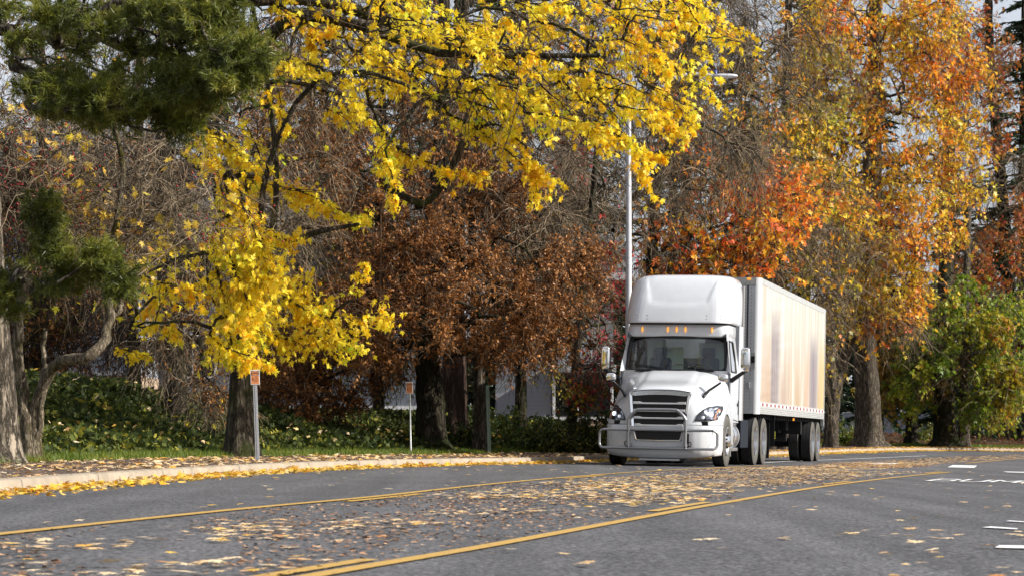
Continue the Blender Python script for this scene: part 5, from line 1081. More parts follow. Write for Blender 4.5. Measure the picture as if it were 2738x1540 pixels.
# right-hand group
simple("forked_tree", "slender grey tree whose trunk forks into a V just behind the trailer", 2222, 1196, 87, (.26, .15), [(2, 1130), (8, 1060), (26, 980), (56, 900), (86, 810), (100, 640), (96, 420)],
       [(2250, 700, 84, 90, 180, 3, 24), (2200, 500, 84, 120, 200, 3, 30), (2330, 620, 84, 90, 120, 3, 16)], B_GREY, T_GREY, 38, [(1500, .15, STAR, OR, .6, lambda p, r: lown(p, .5, 22) > .2)], "trees behind the trailer", ntw=14, tl=1.2, droop=.2, nsub=3, tr=.006,
       limbs=[([W3(2226, 1040, 84), W3(2222, 960, 84), W3(2236, 880, 84), W3(2240, 760, 84), W3(2225, 600, 84)], (.17, .08))], flare=1.2)
for (nm, lb, x, D, r, ln, bl, bk, sd, lv_, nt__) in [
    ("liquidambar_tree", "tall tree with the big orange crown and the broad furrowed trunk nearest the trailer", 2325, 90.5, (.55, .21), [(-2, 1130), (-8, 1000), (-14, 860), (-4, 700), (10, 480), (14, 200), (20, -200)],
     [(2420, 330, 84, 210, 240, 4, 120), (2330, 130, 85, 210, 190, 4, 80), (2500, 120, 84, 150, 160, 3.5, 60), (2420, 600, 83, 170, 190, 4, 100), (2330, 800, 82, 140, 110, 3, 60), (2180, 250, 84, 110, 230, 3.5, 60), (2230, 600, 83, 110, 160, 3, 50), (2300, 60, 84, 200, 120, 3, 40), (2430, 820, 82, 80, 100, 2.5, 28), (2230, 330, 85, 130, 200, 3, 34), (2560, 420, 84, 80, 170, 3, 30)], B_GREY, 40, [(20000, .165, STAR, OR, .6, lambda p, r: (lown(p, .45, 31) + .45 + .5 * r.normal(0, 1, len(p))) > 0)], 12),
    ("mossy_tree", "dark mossy trunk between the broad furrowed trunk and the flared one", 2437, 99, (.26, .12), [(0, 1100), (4, 1000), (8, 850), (12, 650)],
     [(2440, 950, 95, 100, 100, 2.5, 34), (2380, 1010, 95, 70, 60, 2, 16), (2480, 860, 96, 90, 80, 2.5, 20)], B_DARK, 41, [(4200, .16, STAR, leafmat("leaf_dull_gold", [(0, (.14, .13, .02)), (.5, (.38, .27, .03)), (1, (.55, .24, .03))]), .6, lambda p, r: lown(p, .5, 32) > -.8)], 10),
    ("flared_tree", "thick dark tree with spreading root flare left of the straight slim trunk", 2528, 97.5, (.50, .22), [(-2, 1140), (-4, 1060), (-8, 940), (0, 780), (6, 560), (10, 300)],
     [(2500, 950, 92, 110, 90, 3, 50), (2560, 820, 93, 140, 90, 3, 50), (2470, 1010, 91, 90, 50, 2, 16)], B_DARK, 42, [(8200, .17, STAR, GY, .6, lambda p, r: (lown(p, .5, 33) + .9) > 0)], 11),
    ("straight_tree", "straight slim trunk with green and yellow leaves at the right end of the verge", 2577, 98, (.25, .12), [(0, 1100), (2, 1000), (4, 880), (8, 700), (14, 480)],
     [(2675, 1000, 86, 75, 90, 2.5, 50), (2660, 860, 86, 110, 70, 3, 60), (2705, 1040, 85, 50, 60, 2, 24), (2630, 1090, 85, 60, 40, 1.5, 16)], B_GREY, 43, [(10500, .155, STAR, GY, .6, lambda p, r: (lown(p, .45, 34) + 1.2) > 0)], 11),
    ("crimson_tree", "dark limbed tree with thin dull red and brown leaves in the top right corner", 2690, 108, (.40, .16), [(0, 1050), (4, 850), (0, 650), (-20, 430), (-40, 200), (-50, -50)],
     [(2640, 250, 103, 120, 170, 4, 60), (2670, 520, 103, 120, 150, 4, 80), (2600, 700, 103, 100, 90, 4, 50), (2570, 130, 104, 90, 160, 4, 34), (2700, 700, 102, 90, 110, 4, 34), (2710, 900, 102, 60, 100, 3, 20)], B_DARK, 44, [(7000, .16, STAR, leafmat("leaf_dull_red", [(0, (.40, .28, .04)), (.45, (.55, .20, .03)), (.8, (.45, .07, .03)), (1, (.25, .02, .03))]), .6, lambda p, r: lown(p, .5, 35) > -.2)], 14)]:
    dD = D - {2325: 86, 2437: 96, 2528: 93, 2577: 88, 2690: 104}[x]; bl = [(b_[0], b_[1], b_[2] + dD, *b_[3:]) for b_ in bl]
    simple(nm, lb, x, 1196, D, r, ln, bl, bk, T_GREY, sd, lv_, "trees at the right of the verge", ntw=nt__, tl=1.2, droop=.2, nsub=3, tr=.006, tip=.012, flare=1.9 if nm == "flared_tree" else 1.4)

# --- conifers closing the background
def conifer(label, x, D, H, Rb, seed, name="fir_tree", dens_=1.0, ybase=1150, mat=None):
    rng = np.random.default_rng(seed); b = base_at(x, ybase, D); org = b; root = empty(name, tuple(map(float, b))); tag(root, label, "tree", "evergreens in the background")
    wd = MB(); wd.tube([(0, 0, -.1), (0, 0, H * .5), (0, 0, H)], [.03 * H / 2, .02 * H / 2, .02], 12); wd.build("trunk", root, [B_DARK], smooth=True)
    nb = int(230 * dens_); h = rng.uniform(.07, .99, nb) * H; az = rng.uniform(0, 2 * np.pi, nb); L_ = Rb * (1 - h / H) ** .75 * rng.uniform(.6, 1.15, nb) + .25
    P0 = np.stack([0 * h, 0 * h, h], 1); D0 = np.stack([np.cos(az), np.sin(az), .15 - .3 * (1 - h / H)], 1); A_ = twig_batch(rng, P0, D0, L_, 7, .06, .07)
    v_, f_ = tubes(A_, np.linspace(.035, .008, 7)[None].repeat(nb, 0), 4); mesh("branch", v_, f_, T_DARK, root, False)
    M = int(26000 * dens_); pr = L_ / L_.sum(); bi = rng.choice(nb, M, p=pr); kk = rng.integers(1, 7, M); f = rng.random(M)[:, None]; p = A_[bi, kk] * f + A_[bi, kk - 1] * (1 - f); dr = norm(A_[bi, kk] - A_[bi, kk - 1])
    sd = norm(np.cross(dr, [0, 0, 1.0])) * rng.choice([-1, 1], M)[:, None]; dl = norm(dr * .7 + sd * rng.uniform(.3, 1.2, M)[:, None] + np.array([0, 0, -.45]) * rng.random(M)[:, None] + rng.normal(0, .2, (M, 3)))
    ln = rng.uniform(.12, .34, M)[:, None]; wv = norm(np.cross(dl, rng.normal(0, 1, (M, 3)))) * .045; V_ = np.stack([p - wv, p + wv, p + dl * ln + wv * .3, p + dl * ln - wv * .3], 1).reshape(-1, 3)
    mesh("crown", V_, np.arange(M * 4).reshape(-1, 4), mat or FIRN, root, False); return root
for i, (x, D, H, R_, d_, t_) in enumerate([(1560, 92, 15, 2.6, .9, "behind the slim crimson tree"), (1800, 98, 19, 3.2, 1.0, "rising behind the sweetgum"), (1980, 96, 17, 3.0, .9, "rising behind the middle of the trailer"), (2150, 104, 22, 3.4, .9, "behind the rear end of the trailer"),
        (2545, 112, 13, 2.6, .9, "mid green, between the orange crown and the right edge"), (2735, 108, 22, 4.2, 1.1, "tallest, against the white sky in the top right corner"), (860, 96, 18, 3.2, .8, "behind the maple and the oak"), (1080, 104, 21, 3.4, .7, "behind the oak crown"), (560, 84, 13, 2.6, .8, "behind the weeping tree"), (150, 88, 14, 2.6, .7, "behind the hawthorn"), (1400, 88, 9, 2.0, .6, "short one right of the birch"), (2350, 110, 16, 3.6, .9, "behind the broad furrowed trunk"), (2640, 122, 12, 3.4, .8, "low and dark behind the fence")]):
    conifer("dark green fir " + t_, x, D, H, R_, 60 + i, dens_=d_, mat=GD if i in (4,) else None)

# --- ivy, grass, bushes
rngi = np.random.default_rng(91)
def scatter_band(n, d0, d1, y0, y1):
    i0 = int(np.argmin(abs(KERB[:, 1] - y0))); i1 = int(np.argmin(abs(KERB[:, 1] - y1))) if y1 < 100 else int(np.argmin(abs(KERB[:, 0] - 40)))
    ki = rngi.integers(i0, i1, n); d = rngi.uniform(d0, d1, n); p = KERB[ki] + KN[ki] * d[:, None] + rngi.normal(0, .1, (n, 2)); return p, d
p, d = scatter_band(105000, SW + .75, SW + 9.5, 27, 78)
m_ = 0.12 + .30 * (0.5 + .5 * np.tanh(lown(np.column_stack([p, 0 * d]), 1.2, 7))) ; zz = TZ(p[:, 0], p[:, 1]) + m_ * rngi.random(len(p)) ** .5 * sstep(SW + .6, SW + 1.5, d)
leaf_mesh("ivy", rngi, np.column_stack([p, zz]), .115, fan(mir([(0, 0), (.34, .05), (.25, .4), (.42, .55), (.15, .7), (0, 1.0)]), (0, .4), .4), IVY, None, hang=.1, adir=np.array([.1, -.5, .1]))
tag(bpy.data.objects["ivy"], kind="stuff")
p, d = scatter_band(16000, SW + 1.5, SW + 14, 78, 150); zz = TZ(p[:, 0], p[:, 1]) + rngi.random(len(p)) * .12
tag(leaf_mesh("leaf_litter", rngi, np.column_stack([p, zz]), .16, DIA, leafmat("leaf_litter_brown", [(0, (.07, .035, .02)), (.6, (.20, .09, .04)), (1, (.35, .16, .06))]), None, flat=.5), kind="stuff")
p, d = scatter_band(60000, SW - .12, SW + .95, 22, 140); w_ = (d > SW + .1) | (rngi.random(len(d)) < .3); p = p[w_]; zz = TZ(p[:, 0], p[:, 1]); M = len(p); sc2 = 1 + p[:, 1] / 60
b = np.column_stack([p, zz - .01]); az = rngi.uniform(0, 6.28, M); s_ = np.column_stack([np.cos(az), np.sin(az), 0 * az]) * (.004 * sc2)[:, None]; tip_ = b + np.column_stack([rngi.normal(0, .03, M), rngi.normal(0, .03, M), rngi.uniform(.05, .12, M)])
tag(mesh("grass", np.stack([b - s_, b + s_, tip_], 1).reshape(-1, 3), np.arange(M * 3).reshape(-1, 3), leafmat("grass_blade", [(0, (.06, .10, .01)), (.6, (.13, .19, .018)), (1, (.38, .34, .08))], .4, 2.0, .4), None, False), kind="stuff")
def bush(label, x, y, D, w_, h_, seed, mat, n=2600, name="bush", size=.10, group="bushes below the trees"):
    rng = np.random.default_rng(seed); b = base_at(x, y, D); root = empty(name, tuple(map(float, b))); tag(root, label, "bush", group)
    n1 = 60; P0 = np.column_stack([rng.normal(0, w_ * .15, n1), rng.normal(0, w_ * .15, n1), np.zeros(n1)]); D0 = np.column_stack([rng.normal(0, .8, n1) * w_ / max(h_, .5), rng.normal(0, .8, n1), np.abs(rng.normal(1, .3, n1))]); A_ = twig_batch(rng, P0, D0, h_ * rng.uniform(.6, 1.1, n1), 7, .08, .15)
    pk, kk = rng.integers(0, n1, 300), rng.integers(1, 7, 300); A2_ = twig_batch(rng, A_[pk, kk], rng.normal(0, 1, (300, 3)), rng.uniform(.15, .45, 300) * h_, 5, .05, .3)
    v1_, f1_ = tubes(A_, np.linspace(.014, .004, 7)[None].repeat(n1, 0), 4); v2_, f2_ = tubes(A2_, np.linspace(.005, .002, 5)[None].repeat(300, 0), 3)
    mesh("stem", np.concatenate([v1_, v2_]), np.concatenate([f1_, f2_ + len(v1_)]), T_BRN, root, False)
    q_ = rng.integers(0, 300, n); leaf_mesh("crown", rng, A2_[q_, rng.integers(0, 5, n)] + rng.normal(0, .05, (n, 3)), size, OAK, mat, root, .2); return root
MIX = leafmat("leaf_bush_mixed", [(0, (.03, .07, .015)), (.5, (.10, .16, .02)), (.8, (.30, .26, .03)), (1, (.30, .08, .03))], .4, 1.0, .35)
for i, (lb, x, y, D, w_, h_, m_, n_) in enumerate([("brownish bush below the porch, right of the birch", 1400, 1150, 60, 1.3, 1.1, MIX, 3000), ("yellow green bush between the birch and the slim dark trunk", 1470, 1190, 59, 1.2, .9, IVY, 3000), ("tall leafy bush at the left front corner of the truck", 1580, 1190, 60, 1.0, 1.6, IVY, 3200), ("low green bush right of the oak trunk", 1240, 1190, 56, .8, .8, IVY, 2200),
        ("green bush between the forked tree and the broad trunk", 2255, 1190, 92, 1.0, 1.0, MIX, 2200), ("grassy bush left of the flared trunk", 2470, 1190, 103, 1.3, .8, MIX, 2000), ("round shrub just right of the straight slim trunk", 2620, 1170, 112, 1.1, 1.0, GD, 2400), ("round shrub with dark leaves left of the parked car", 2655, 1172, 113, 1.0, 1.0, GD, 2400), ("rounded clipped shrub in front of the parked car", 2700, 1165, 116, 1.3, 1.1, GD, 2600), ("green bush in the ivy left of the oak trunk", 1060, 1190, 54, 1.0, .8, IVY, 2400), ("bush at the foot of the apartment wall far left", 260, 1040, 58, 1.4, .9, IVY, 2400)]):
    bush(lb, x, y, D, w_, h_, 200 + i, m_, n_)

# --- fallen leaves
FL = leafmat("fallen_leaf", [(0, (.55, .30, .12)), (.3, (.72, .50, .26)), (.6, (.80, .64, .42)), (.8, (.82, .50, .06)), (.93, (.66, .26, .05)), (1, (.25, .10, .05))], .25, .5, .1, .6, .2)
FG = leafmat("gutter_leaf", [(0, (.70, .52, .30)), (.35, (.78, .52, .14)), (.7, (.84, .52, .03)), (.88, (.70, .26, .02)), (1, (.30, .10, .03))], .3, .9, .2, .6, .2)
FD = leafmat("leaf_debris", [(0, (.14, .07, .04)), (.5, (.34, .19, .11)), (1, (.6, .42, .26))], .2, .5, 0.0, .7, .1)
rl = np.random.default_rng(303); LFLAT = (MAPLE[0] * [1, 1, .25], MAPLE[1]); LFAR = (STAR[0] * [1, 1, .05], STAR[1]); FR = FL
def lane_pts(n, y0, y1, pw, lo_=.08, hi=.92, pdf=None):
    Y = y0 + (y1 - y0) * rl.random(n) ** pw; T_ = rl.beta(1.5, 1.5, n) * (hi - lo_) + lo_; xa = np.interp(Y, L1[:, 1], L1[:, 0]); xb = np.interp(Y, L2[:, 1], L2[:, 0])
    far = Y > 46; xa = np.where(far, np.interp(Y, Lc[:, 1], Lc[:, 0]), xa); xb = np.where(far, np.interp(Y, Lc[:, 1], Lc[:, 0]) + 2.9, xb); return xa + (xb - xa) * T_, Y
def put(n_or_xy, name, size, mat, shape, lift=(.008, .03), flat=True):
    X, Y = n_or_xy; z = TZ(X, Y) + rl.uniform(*lift, len(X)); V_, F_ = leaf_mesh(None, rl, np.column_stack([X, Y, z]), size, shape, mat, flat=flat); return V_, F_
def put2(XY, size):   # nearer leaves curl, farther ones lie flat
    X, Y = XY; n_ = Y < 30; return join([put((X[n_], Y[n_]), "", size, FL, LFLAT, flat=.06), put((X[~n_], Y[~n_]), "", size, FL, (MAPLE[0] * [1, 1, .12], MAPLE[1]), lift=(.004, .013), flat=.035)])
def join(lst):
    Vs, Fs, o_ = [], [], 0
    for V_, F_ in lst: Vs.append(V_); Fs.append(F_ + o_); o_ += len(V_)
    return np.concatenate(Vs), np.concatenate(Fs)
X, Y = lane_pts(6500, 9, 62, .75); k = lown(np.column_stack([X * 1.6, Y * .5, 0 * X]), .9, 3) + 1.1 * sstep(14, 32, Y) > .55; A1 = put2((X[k], Y[k]), .080)
X, Y = lane_pts(2600, 22, 48, .9, .15, .9); k = lown(np.column_stack([X * 1.6, Y * .5, 0 * X]), .9, 6) > -.8; A2_ = put2((X[k], Y[k]), .072)
X, Y = lane_pts(2600, 46, 93, .9); A3_ = put((X, Y), "", .12, FR, LFAR, lift=(.004, .009), flat=.03)
X = rl.uniform(-3, 9, 420); Y = rl.uniform(9, 50, 420); k = X < np.interp(Y, [0, 60], [2, 13]); A4_ = put((X[k], Y[k]), "", .072, FL, LFLAT, flat=.06)
cx_ = rl.normal(2.6, .55, 70); cy = rl.normal(12.6, 2.6, 70); A5_ = put((cx_, cy), "", .085, FL, LFLAT, flat=.06)
i0 = int(np.argmin(abs(KERB[:, 1] - 20))); i1 = int(np.argmin(abs(KERB[:, 1] - 75))); ki = rl.integers(i0, i1, 4200); dd = rl.uniform(.08, SW + .9, 4200); q_ = KERB[ki] + KN[ki] * dd[:, None]
k = lown(np.column_stack([q_ * .8, 0 * dd]), .9, 13) > -.6; k &= rl.random(4200) < .9; A6_ = put((q_[k, 0], q_[k, 1]), "", .095, FL, MAPLE, lift=(.006, .02), flat=.16)
ki = rl.integers(i0, int(np.argmin(abs(KERB[:, 1] - 62))), 330); dd = SW + 1 + rl.random(330) ** 1.5 * 5; q_ = KERB[ki] + KN[ki] * dd[:, None]; A7_ = put((q_[:, 0], q_[:, 1]), "", .08, FL, MAPLE, lift=(.18, .46), flat=.6)
V_, F_ = join([A1, A2_, A3_, A4_, A5_, A6_, A7_]); tag(mesh("fallen_leaves", V_, F_, FL, None, False), kind="stuff")
ki = rl.integers(i0 - 12, int(np.argmin(abs(KERB[:, 1] - 62))), 3200); dd = -np.abs(rl.normal(0, .18, 3200)) - .03; hh = .045 * np.exp(-np.abs(dd) / .12) * rl.random(3200) * (1 + .5 * np.sin(KERB[ki, 1] * 1.7)); q_ = KERB[ki] + KN[ki] * dd[:, None] + KT[ki] * rl.normal(0, .2, (3200, 1))
g1 = leaf_mesh(None, rl, np.column_stack([q_, base_z(q_[:, 0], q_[:, 1]) + .012 + hh]), .08, MAPLE, FG, flat=.38)
ja = int(np.argmin(abs(KERB[:, 1] - 62))); jb_ = int(np.argmin(abs(KERB[:, 0] - 27))); ki = rl.integers(ja, jb_, 9000); dd = -np.abs(rl.normal(0, .45, 9000)) + .12; q_ = KERB[ki] + KN[ki] * dd[:, None]
g2 = leaf_mesh(None, rl, np.column_stack([q_, base_z(q_[:, 0], q_[:, 1]) + np.where(dd > 0, KH + .006, .008) + .02 * rl.random(9000)]), .10, LFAR, FG, flat=.16)
V_, F_ = join([g1, g2]); tag(mesh("gutter_leaves", V_, F_, FG, None, False), kind="stuff")
X, Y = lane_pts(17000, 9, 60, .9, .02, .98); k = lown(np.column_stack([X * 2, Y * .4, 0 * X]), .9, 23) > -.35; d1_ = put((X[k], Y[k]), "", .045, FD, DIA, lift=(.006, .012), flat=.12)
X, Y = lane_pts(8000, 44, 93, .9, .0, 1.0); d2_ = put((X, Y), "", .07, FD, (DIA[0] * [1, 1, .1], DIA[1]), lift=(.004, .008), flat=.04)
ki = rl.integers(i0, jb_, 9000); dd = rl.uniform(-.45, SW, 9000); q_ = KERB[ki] + KN[ki] * dd[:, None]; d3_ = put((q_[:, 0], q_[:, 1]), "", .045, FD, DIA, lift=(.006, .012), flat=.2)
V_, F_ = join([d1_, d2_, d3_]); tag(mesh("leaf_debris", V_, F_, FD, None, False), kind="stuff")

# --- far-off wood closing the view
rw2 = np.random.default_rng(707); n_ = 52000; i0 = int(np.argmin(abs(KERB[:, 1] - 40))); xx = rw2.uniform(-60, 42, n_); bx_ = 150 + 6 * np.sin(xx * .11) + rw2.uniform(0, 12, n_)
top = 8.5 + 1.6 * np.sin(xx * .35) + 1.3 * np.sin(xx * .83 + 1) + .8 * np.sin(xx * 2.1); hz2 = rw2.random(n_) ** .8 * top
pw_ = np.column_stack([xx, bx_, base_z(xx, 140.) + hz2]); keep = lown(pw_, .35, 17) > -2.4
tag(leaf_mesh("distant_wood", rw2, pw_[keep], .62, OAK, leafmat("leaf_wood", [(0, (.008, .014, .006)), (.5, (.02, .032, .012)), (.8, (.05, .05, .018)), (1, (.12, .07, .025))], .5, .2, .15, .7, .2), None, hang=.4), kind="stuff")
# ------------------------------------------------------------------ signs, posts, lamp, buildings, fence, car
M_ORG = pmat("sign_orange", (.78, .27, .09), .5); M_SWH = pmat("sign_white", (.80, .79, .76), .5); M_INK = pmat("sign_black", (.03, .025, .02), .6)
def ngon_strip(b, pts, y, m):  # flat polygon facing the camera
    b.add([(x, y, z) for x, z in pts], [tuple(range(len(pts)))], m)
def text_part(txt, size, x, z, y, parent, name="lettering", bold=.0):
    cu = bpy.data.curves.new(name, 'FONT'); cu.body = txt; cu.size = size; cu.align_x = 'CENTER'; cu.align_y = 'CENTER'; cu.extrude = .0008; cu.offset = bold
    o = bpy.data.objects.new(name + "_curve", cu); COL.objects.link(o); dg = bpy.context.evaluated_depsgraph_get(); me = bpy.data.meshes.new_from_object(o.evaluated_get(dg)); bpy.data.objects.remove(o)
    me.materials.clear(); me.materials.append(M_INK); o = bpy.data.objects.new(name, me); COL.objects.link(o); o.parent = parent; o.rotation_euler = (math.radians(90), 0, 0); o.location = (x, y, z); return o
def marker_sign(label, x, y, D, H, wd_, yaw, lean, upost):
    b = base_at(x, y, D); H = W3(0, H, D)[2] - b[2]; root = empty("warning_sign", tuple(map(float, b))); root.rotation_euler = (0, lean, yaw); tag(root, label, "sign", "orange warning signs on posts by the kerb")
    ph = wd_ * 1.62; t_ = MB(); t_.box(-wd_ / 2, wd_ / 2, -.004, 0, H - ph, H, 0); pl = t_.build("sign_plate", root, [M_SWH], bevel=.002)
    k = wd_ / .155; f = MB(); i_ = .012 * k; z1 = H - .016 * k; z0 = H - ph + i_; zm = z1 - (z1 - z0) * .36; hw = wd_ / 2 - i_
    f.box(-hw, hw, -.0055, -.0042, zm + .004, z1, 1)
    oct_ = [(-hw + .002, z1 - .022 * k), (-hw * .45, z1 - .005 * k), (hw * .45, z1 - .005 * k), (hw - .002, z1 - .022 * k), (hw - .002, zm + .028 * k), (hw * .4, zm + .010 * k), (-hw * .4, zm + .010 * k), (-hw + .002, zm + .028 * k)]
    ngon_strip(f, oct_, -.0063, 0); f.box(-hw, hw, -.0055, -.0042, z0, zm, 0)
    f.build("sign_face", pl, [M_ORG, M_INK])
    text_part("WARNING", .030 * k, 0, (z1 + zm) / 2 + .002, -.0068, pl, bold=.0004)
    for r_, (tx, xx) in enumerate((("BURIED", .018), ("CABLE", .018), ("CALL BEFORE", .012), ("DIGGING", .012))): text_part(tx, .0155 * k, xx * k, zm - (.020 + .026 * r_) * k, -.0062, pl)
    g = MB(); zc = zm - .055 * k; xc = -hw * .62
    for seg_ in ([(xc, zc + .022 * k), (xc + .004 * k, zc + .004 * k), (xc - .006 * k, zc - .028 * k)], [(xc + .003 * k, zc + .004 * k), (xc + .012 * k, zc - .028 * k)], [(xc + .002 * k, zc + .014 * k), (xc + .016 * k, zc + .002 * k), (xc + .022 * k, zc - .02 * k)]):
        g.tube([(a_, -.0058, c_) for a_, c_ in seg_], .0028 * k, 5)
    g.lathe((xc + .002 * k, -.0058, zc + .030 * k), [(-.001, .001), (-.001, .006 * k), (.001, .006 * k)], 10, axis=1); g.build("digger_symbol", pl, [M_INK])
    p_ = MB()
    if upost:   # perforated U channel
        for x0, x1, y0, y1 in ((-.006, .024, .002, .006), (-.036, -.006, .006, .010), (.020, .024, .006, .03), (-.036, -.032, .01, .03)): p_.box(x0, x1, y0, y1, -.1, H - ph * .25)
        po = p_.build("post", root, [M_GALV]); h_ = MB()
        for z in np.arange(.05, H - ph - .02, .028): h_.lathe((.009, .002, z), [(-.0006, .001), (-.0006, .0045), (.0003, .0045)], 8, axis=1); h_.lathe((-.021, .006, z), [(-.0006, .001), (-.0006, .0065), (.0003, .0065)], 8, axis=1)
        h_.build("post_holes", po, [M_INK])
    else:
        p_.tube([(.0, .018, -.1), (.0, .018, H - ph * .3)], .016, 10); p_.build("post", root, [M_GALV], smooth=True)
    for z in (H - .03, H - ph + .03):
        q_ = MB(); q_.lathe((0, -.004, z), [(0, .006), (-.004, .005), (-.0045, .001)], 8, axis=1); q_.build("bolt", pl, [M_GALV])
    return root
marker_sign("orange and white WARNING sign on a perforated post in front of the maple trunk", 690, 1217, 36.8, 988, .140, .05, -.035, True)
marker_sign("smaller looking orange sign on a plain round pole just left of the oak trunk", 1098, 1209, 49.0, 1020, .150, -.30, -.02, False)
# green perforated post without its sign in view
b = base_at(1308, 1209, 53.5); root = empty("sign_post", tuple(map(float, b))); tag(root, "green perforated steel post leaning beside the flaky birch trunk", "post"); root.rotation_euler = (0, -.03, 0)
M_GRN = pmat("green_steel", (.07, .10, .08), .6, .2, noise=.2); p_ = MB()
for x0, x1, y0, y1 in ((-.03, .0, .002, .006), (0, .045, .006, .010), (-.034, -.03, .006, .03), (.041, .045, .01, .03)): p_.box(x0, x1, y0, y1, -.1, 1.55)
p_.build("post", root, [M_GRN]); h_ = MB()
for z in np.arange(.05, 1.5, .035): h_.lathe((.02, .006, z), [(-.001, .001), (-.001, .008), (.0, .008)], 8, axis=1)
h_.build("post_holes", root, [M_INK])
# street lamp
b = base_at(1681, 1200, 60.5); root = empty("street_lamp", tuple(map(float, b))); tag(root, "tall grey steel street lamp pole rising behind the truck with a curved arm", "street lamp")
M_POLE = pmat("pole_paint", (.60, .60, .63), .45, .25, noise=.06, nscale=4); Hp = W3(0, 286, 60.5)[2] - b[2]
p_ = MB(); p_.tube([(0, 0, -.2), (0, 0, Hp * .5), (0, 0, Hp)], [.088, .077, .060], 20); p_.tube([(0, 0, Hp), (0, 0, Hp + .02)], [.07, .06], 16); p_.build("pole", root, [M_POLE], smooth=True, auto=40)
a_ = MB(); a_.tube(catmull([(0, 0, Hp - .12), (.36, .05, Hp + .07), (.85, .1, Hp + .50), (1.17, .15, Hp + .76), (1.57, .2, Hp + .85), (1.98, .2, Hp + .83), (2.25, .2, Hp + .79)], 40), np.linspace(.055, .035, 40), 12); a_.build("lamp_arm", root, [M_POLE], smooth=True)
l_ = MB(); l_.grid(blob_box((2.45, .2, Hp + .80), .32, .13, .055, 2.6), close=True); lh = l_.build("lamp_head", root, [M_POLE], smooth=True)
l_ = MB(); l_.lathe((2.2, .2, Hp + .9), [(-.06, .05), (.05, .05), (.06, .001)], 14, axis=2); l_.build("photocell", root, [pmat("photocell_blue", (.03, .05, .2), .4)], smooth=True)
q_ = MB(); q_.box(-.12, .12, -.12, .12, -.05, .04); q_.build("base_plate", root, [M_POLE], bevel=.01)

# apartment buildings
def siding(name, col):
    m = bpy.data.materials.new(name); m.use_nodes = True; n = m.node_tree; L = n.links; p = n.nodes["Principled BSDF"]; tc = n.nodes.new("ShaderNodeTexCoord"); wv = n.nodes.new("ShaderNodeTexWave"); wv.bands_direction = 'Z'; wv.wave_profile = 'SAW'; wv.inputs["Scale"].default_value = 2.1
    L.new(tc.outputs["Object"], wv.inputs[0]); b = n.nodes.new("ShaderNodeBump"); b.inputs["Strength"].default_value = .7; b.inputs["Distance"].default_value = .02; L.new(wv.outputs[0], b.inputs["Height"]); L.new(b.outputs[0], p.inputs["Normal"])
    p.inputs["Base Color"].default_value = (*col, 1); p.inputs["Roughness"].default_value = .7; return m
M_SID = siding("lap_siding_pale", (.38, .40, .45)); M_SID2 = siding("lap_siding_grey", (.20, .22, .26)); M_FND = pmat("foundation_tan", (.42, .31, .22), .9, noise=.15); M_ROOF = pmat("roof_shingle", (.12, .12, .12), .9, noise=.3, nscale=6); M_WIN = pmat("window_dark", (.02, .025, .03), .08); M_TRM = pmat("trim_white", (.78, .78, .78), .6)
def building(label, x0, x1, Y, zb, H, depth, mat, wins, porch=None, roof=True, fnd=.5):
    a_, c_ = W3(x0, 0, Y)[0], W3(x1, 0, Y)[0]; root = empty("apartment_building", ((a_ + c_) / 2, Y, zb)); tag(root, label, "building", "pale apartment buildings behind the trees"); hw = (c_ - a_) / 2
    b = MB(); b.box(-hw, hw, 0, depth, fnd, H); b.build("wall", root, [mat]); b = MB(); b.box(-hw - .03, hw + .03, -.03, depth, -1, fnd); b.build("foundation", root, [M_FND])
    b = MB(); b.box(-hw - .02, hw + .02, -.05, .0, fnd - .02, fnd + .10); b.build("sill_board", root, [M_TRM])
    if roof:
        b = MB(); b.add([(-hw - .5, -.6, H - .1), (hw + .5, -.6, H - .1), (hw + .5, depth / 2, H + 2.6), (-hw - .5, depth / 2, H + 2.6), (-hw - .5, depth + .6, H - .1), (hw + .5, depth + .6, H - .1)], [(0, 1, 2, 3), (3, 2, 5, 4), (0, 3, 4), (1, 5, 2), (0, 4, 5, 1)]); rf_ = b.build("roof", root, [M_ROOF])
        b = MB(); b.box(-hw - .5, hw + .5, -.66, -.6, H - .30, H - .05); b.build("gutter", rf_, [M_TRM])
    for (wx, wz, ww, wh) in wins:
        f = MB(); f.box(wx - ww / 2 - .07, wx + ww / 2 + .07, -.05, 0, wz - .07, wz + wh + .07); fo = f.build("window", root, [M_TRM]); g = MB(); g.box(wx - ww / 2, wx - .03, -.06, -.051, wz, wz + wh); g.box(wx + .03, wx + ww / 2, -.06, -.051, wz, wz + wh); g.build("pane", fo, [M_WIN])
    return root
bA = building("white sided apartment block with a dark balcony railing seen through the hawthorn at far left", -260, 345, 72, 1.1, 6.6, 9, M_SID, [(1.4, 2.3, 1.3, 1.4), (3.0, 2.3, 1.0, 1.4), (-2.6, 4.6, 1.2, 1.3), (1.4, 4.6, 1.2, 1.3)], fnd=1.25)
r_ = MB()
for x in np.arange(-.3, 2.3, .10): r_.box(x - .43, x - .40, -1.2, -1.17, 1.95, 2.95)
r_.box(-.75, 1.95, -1.22, -1.15, 2.93, 3.0); rl_ = r_.build("balcony_railing", bA, [M_INK]); r_ = MB(); r_.box(-.78, 1.98, -1.25, 0, 1.75, 1.90); r_.build("balcony_floor", bA, [M_TRM])
building("grey blue apartment block with lap siding seen behind the oak", 395, 1180, 78, .75, 6.3, 10, M_SID2, [(-3.3, 1.7, 1.4, 1.3), (-.4, 1.7, 1.2, 1.3), (-3.3, 4.2, 1.4, 1.3), (-.4, 4.2, 1.2, 1.3)], fnd=.62)
bC = building("white apartment block with an open dark porch behind the slim tree left of the truck", 1325, 1640, 84, .6, 5.6, 9, M_SID, [(-1.2, 3.6, 1.1, 1.2), (.6, 3.6, 1.1, 1.2)], fnd=.45)
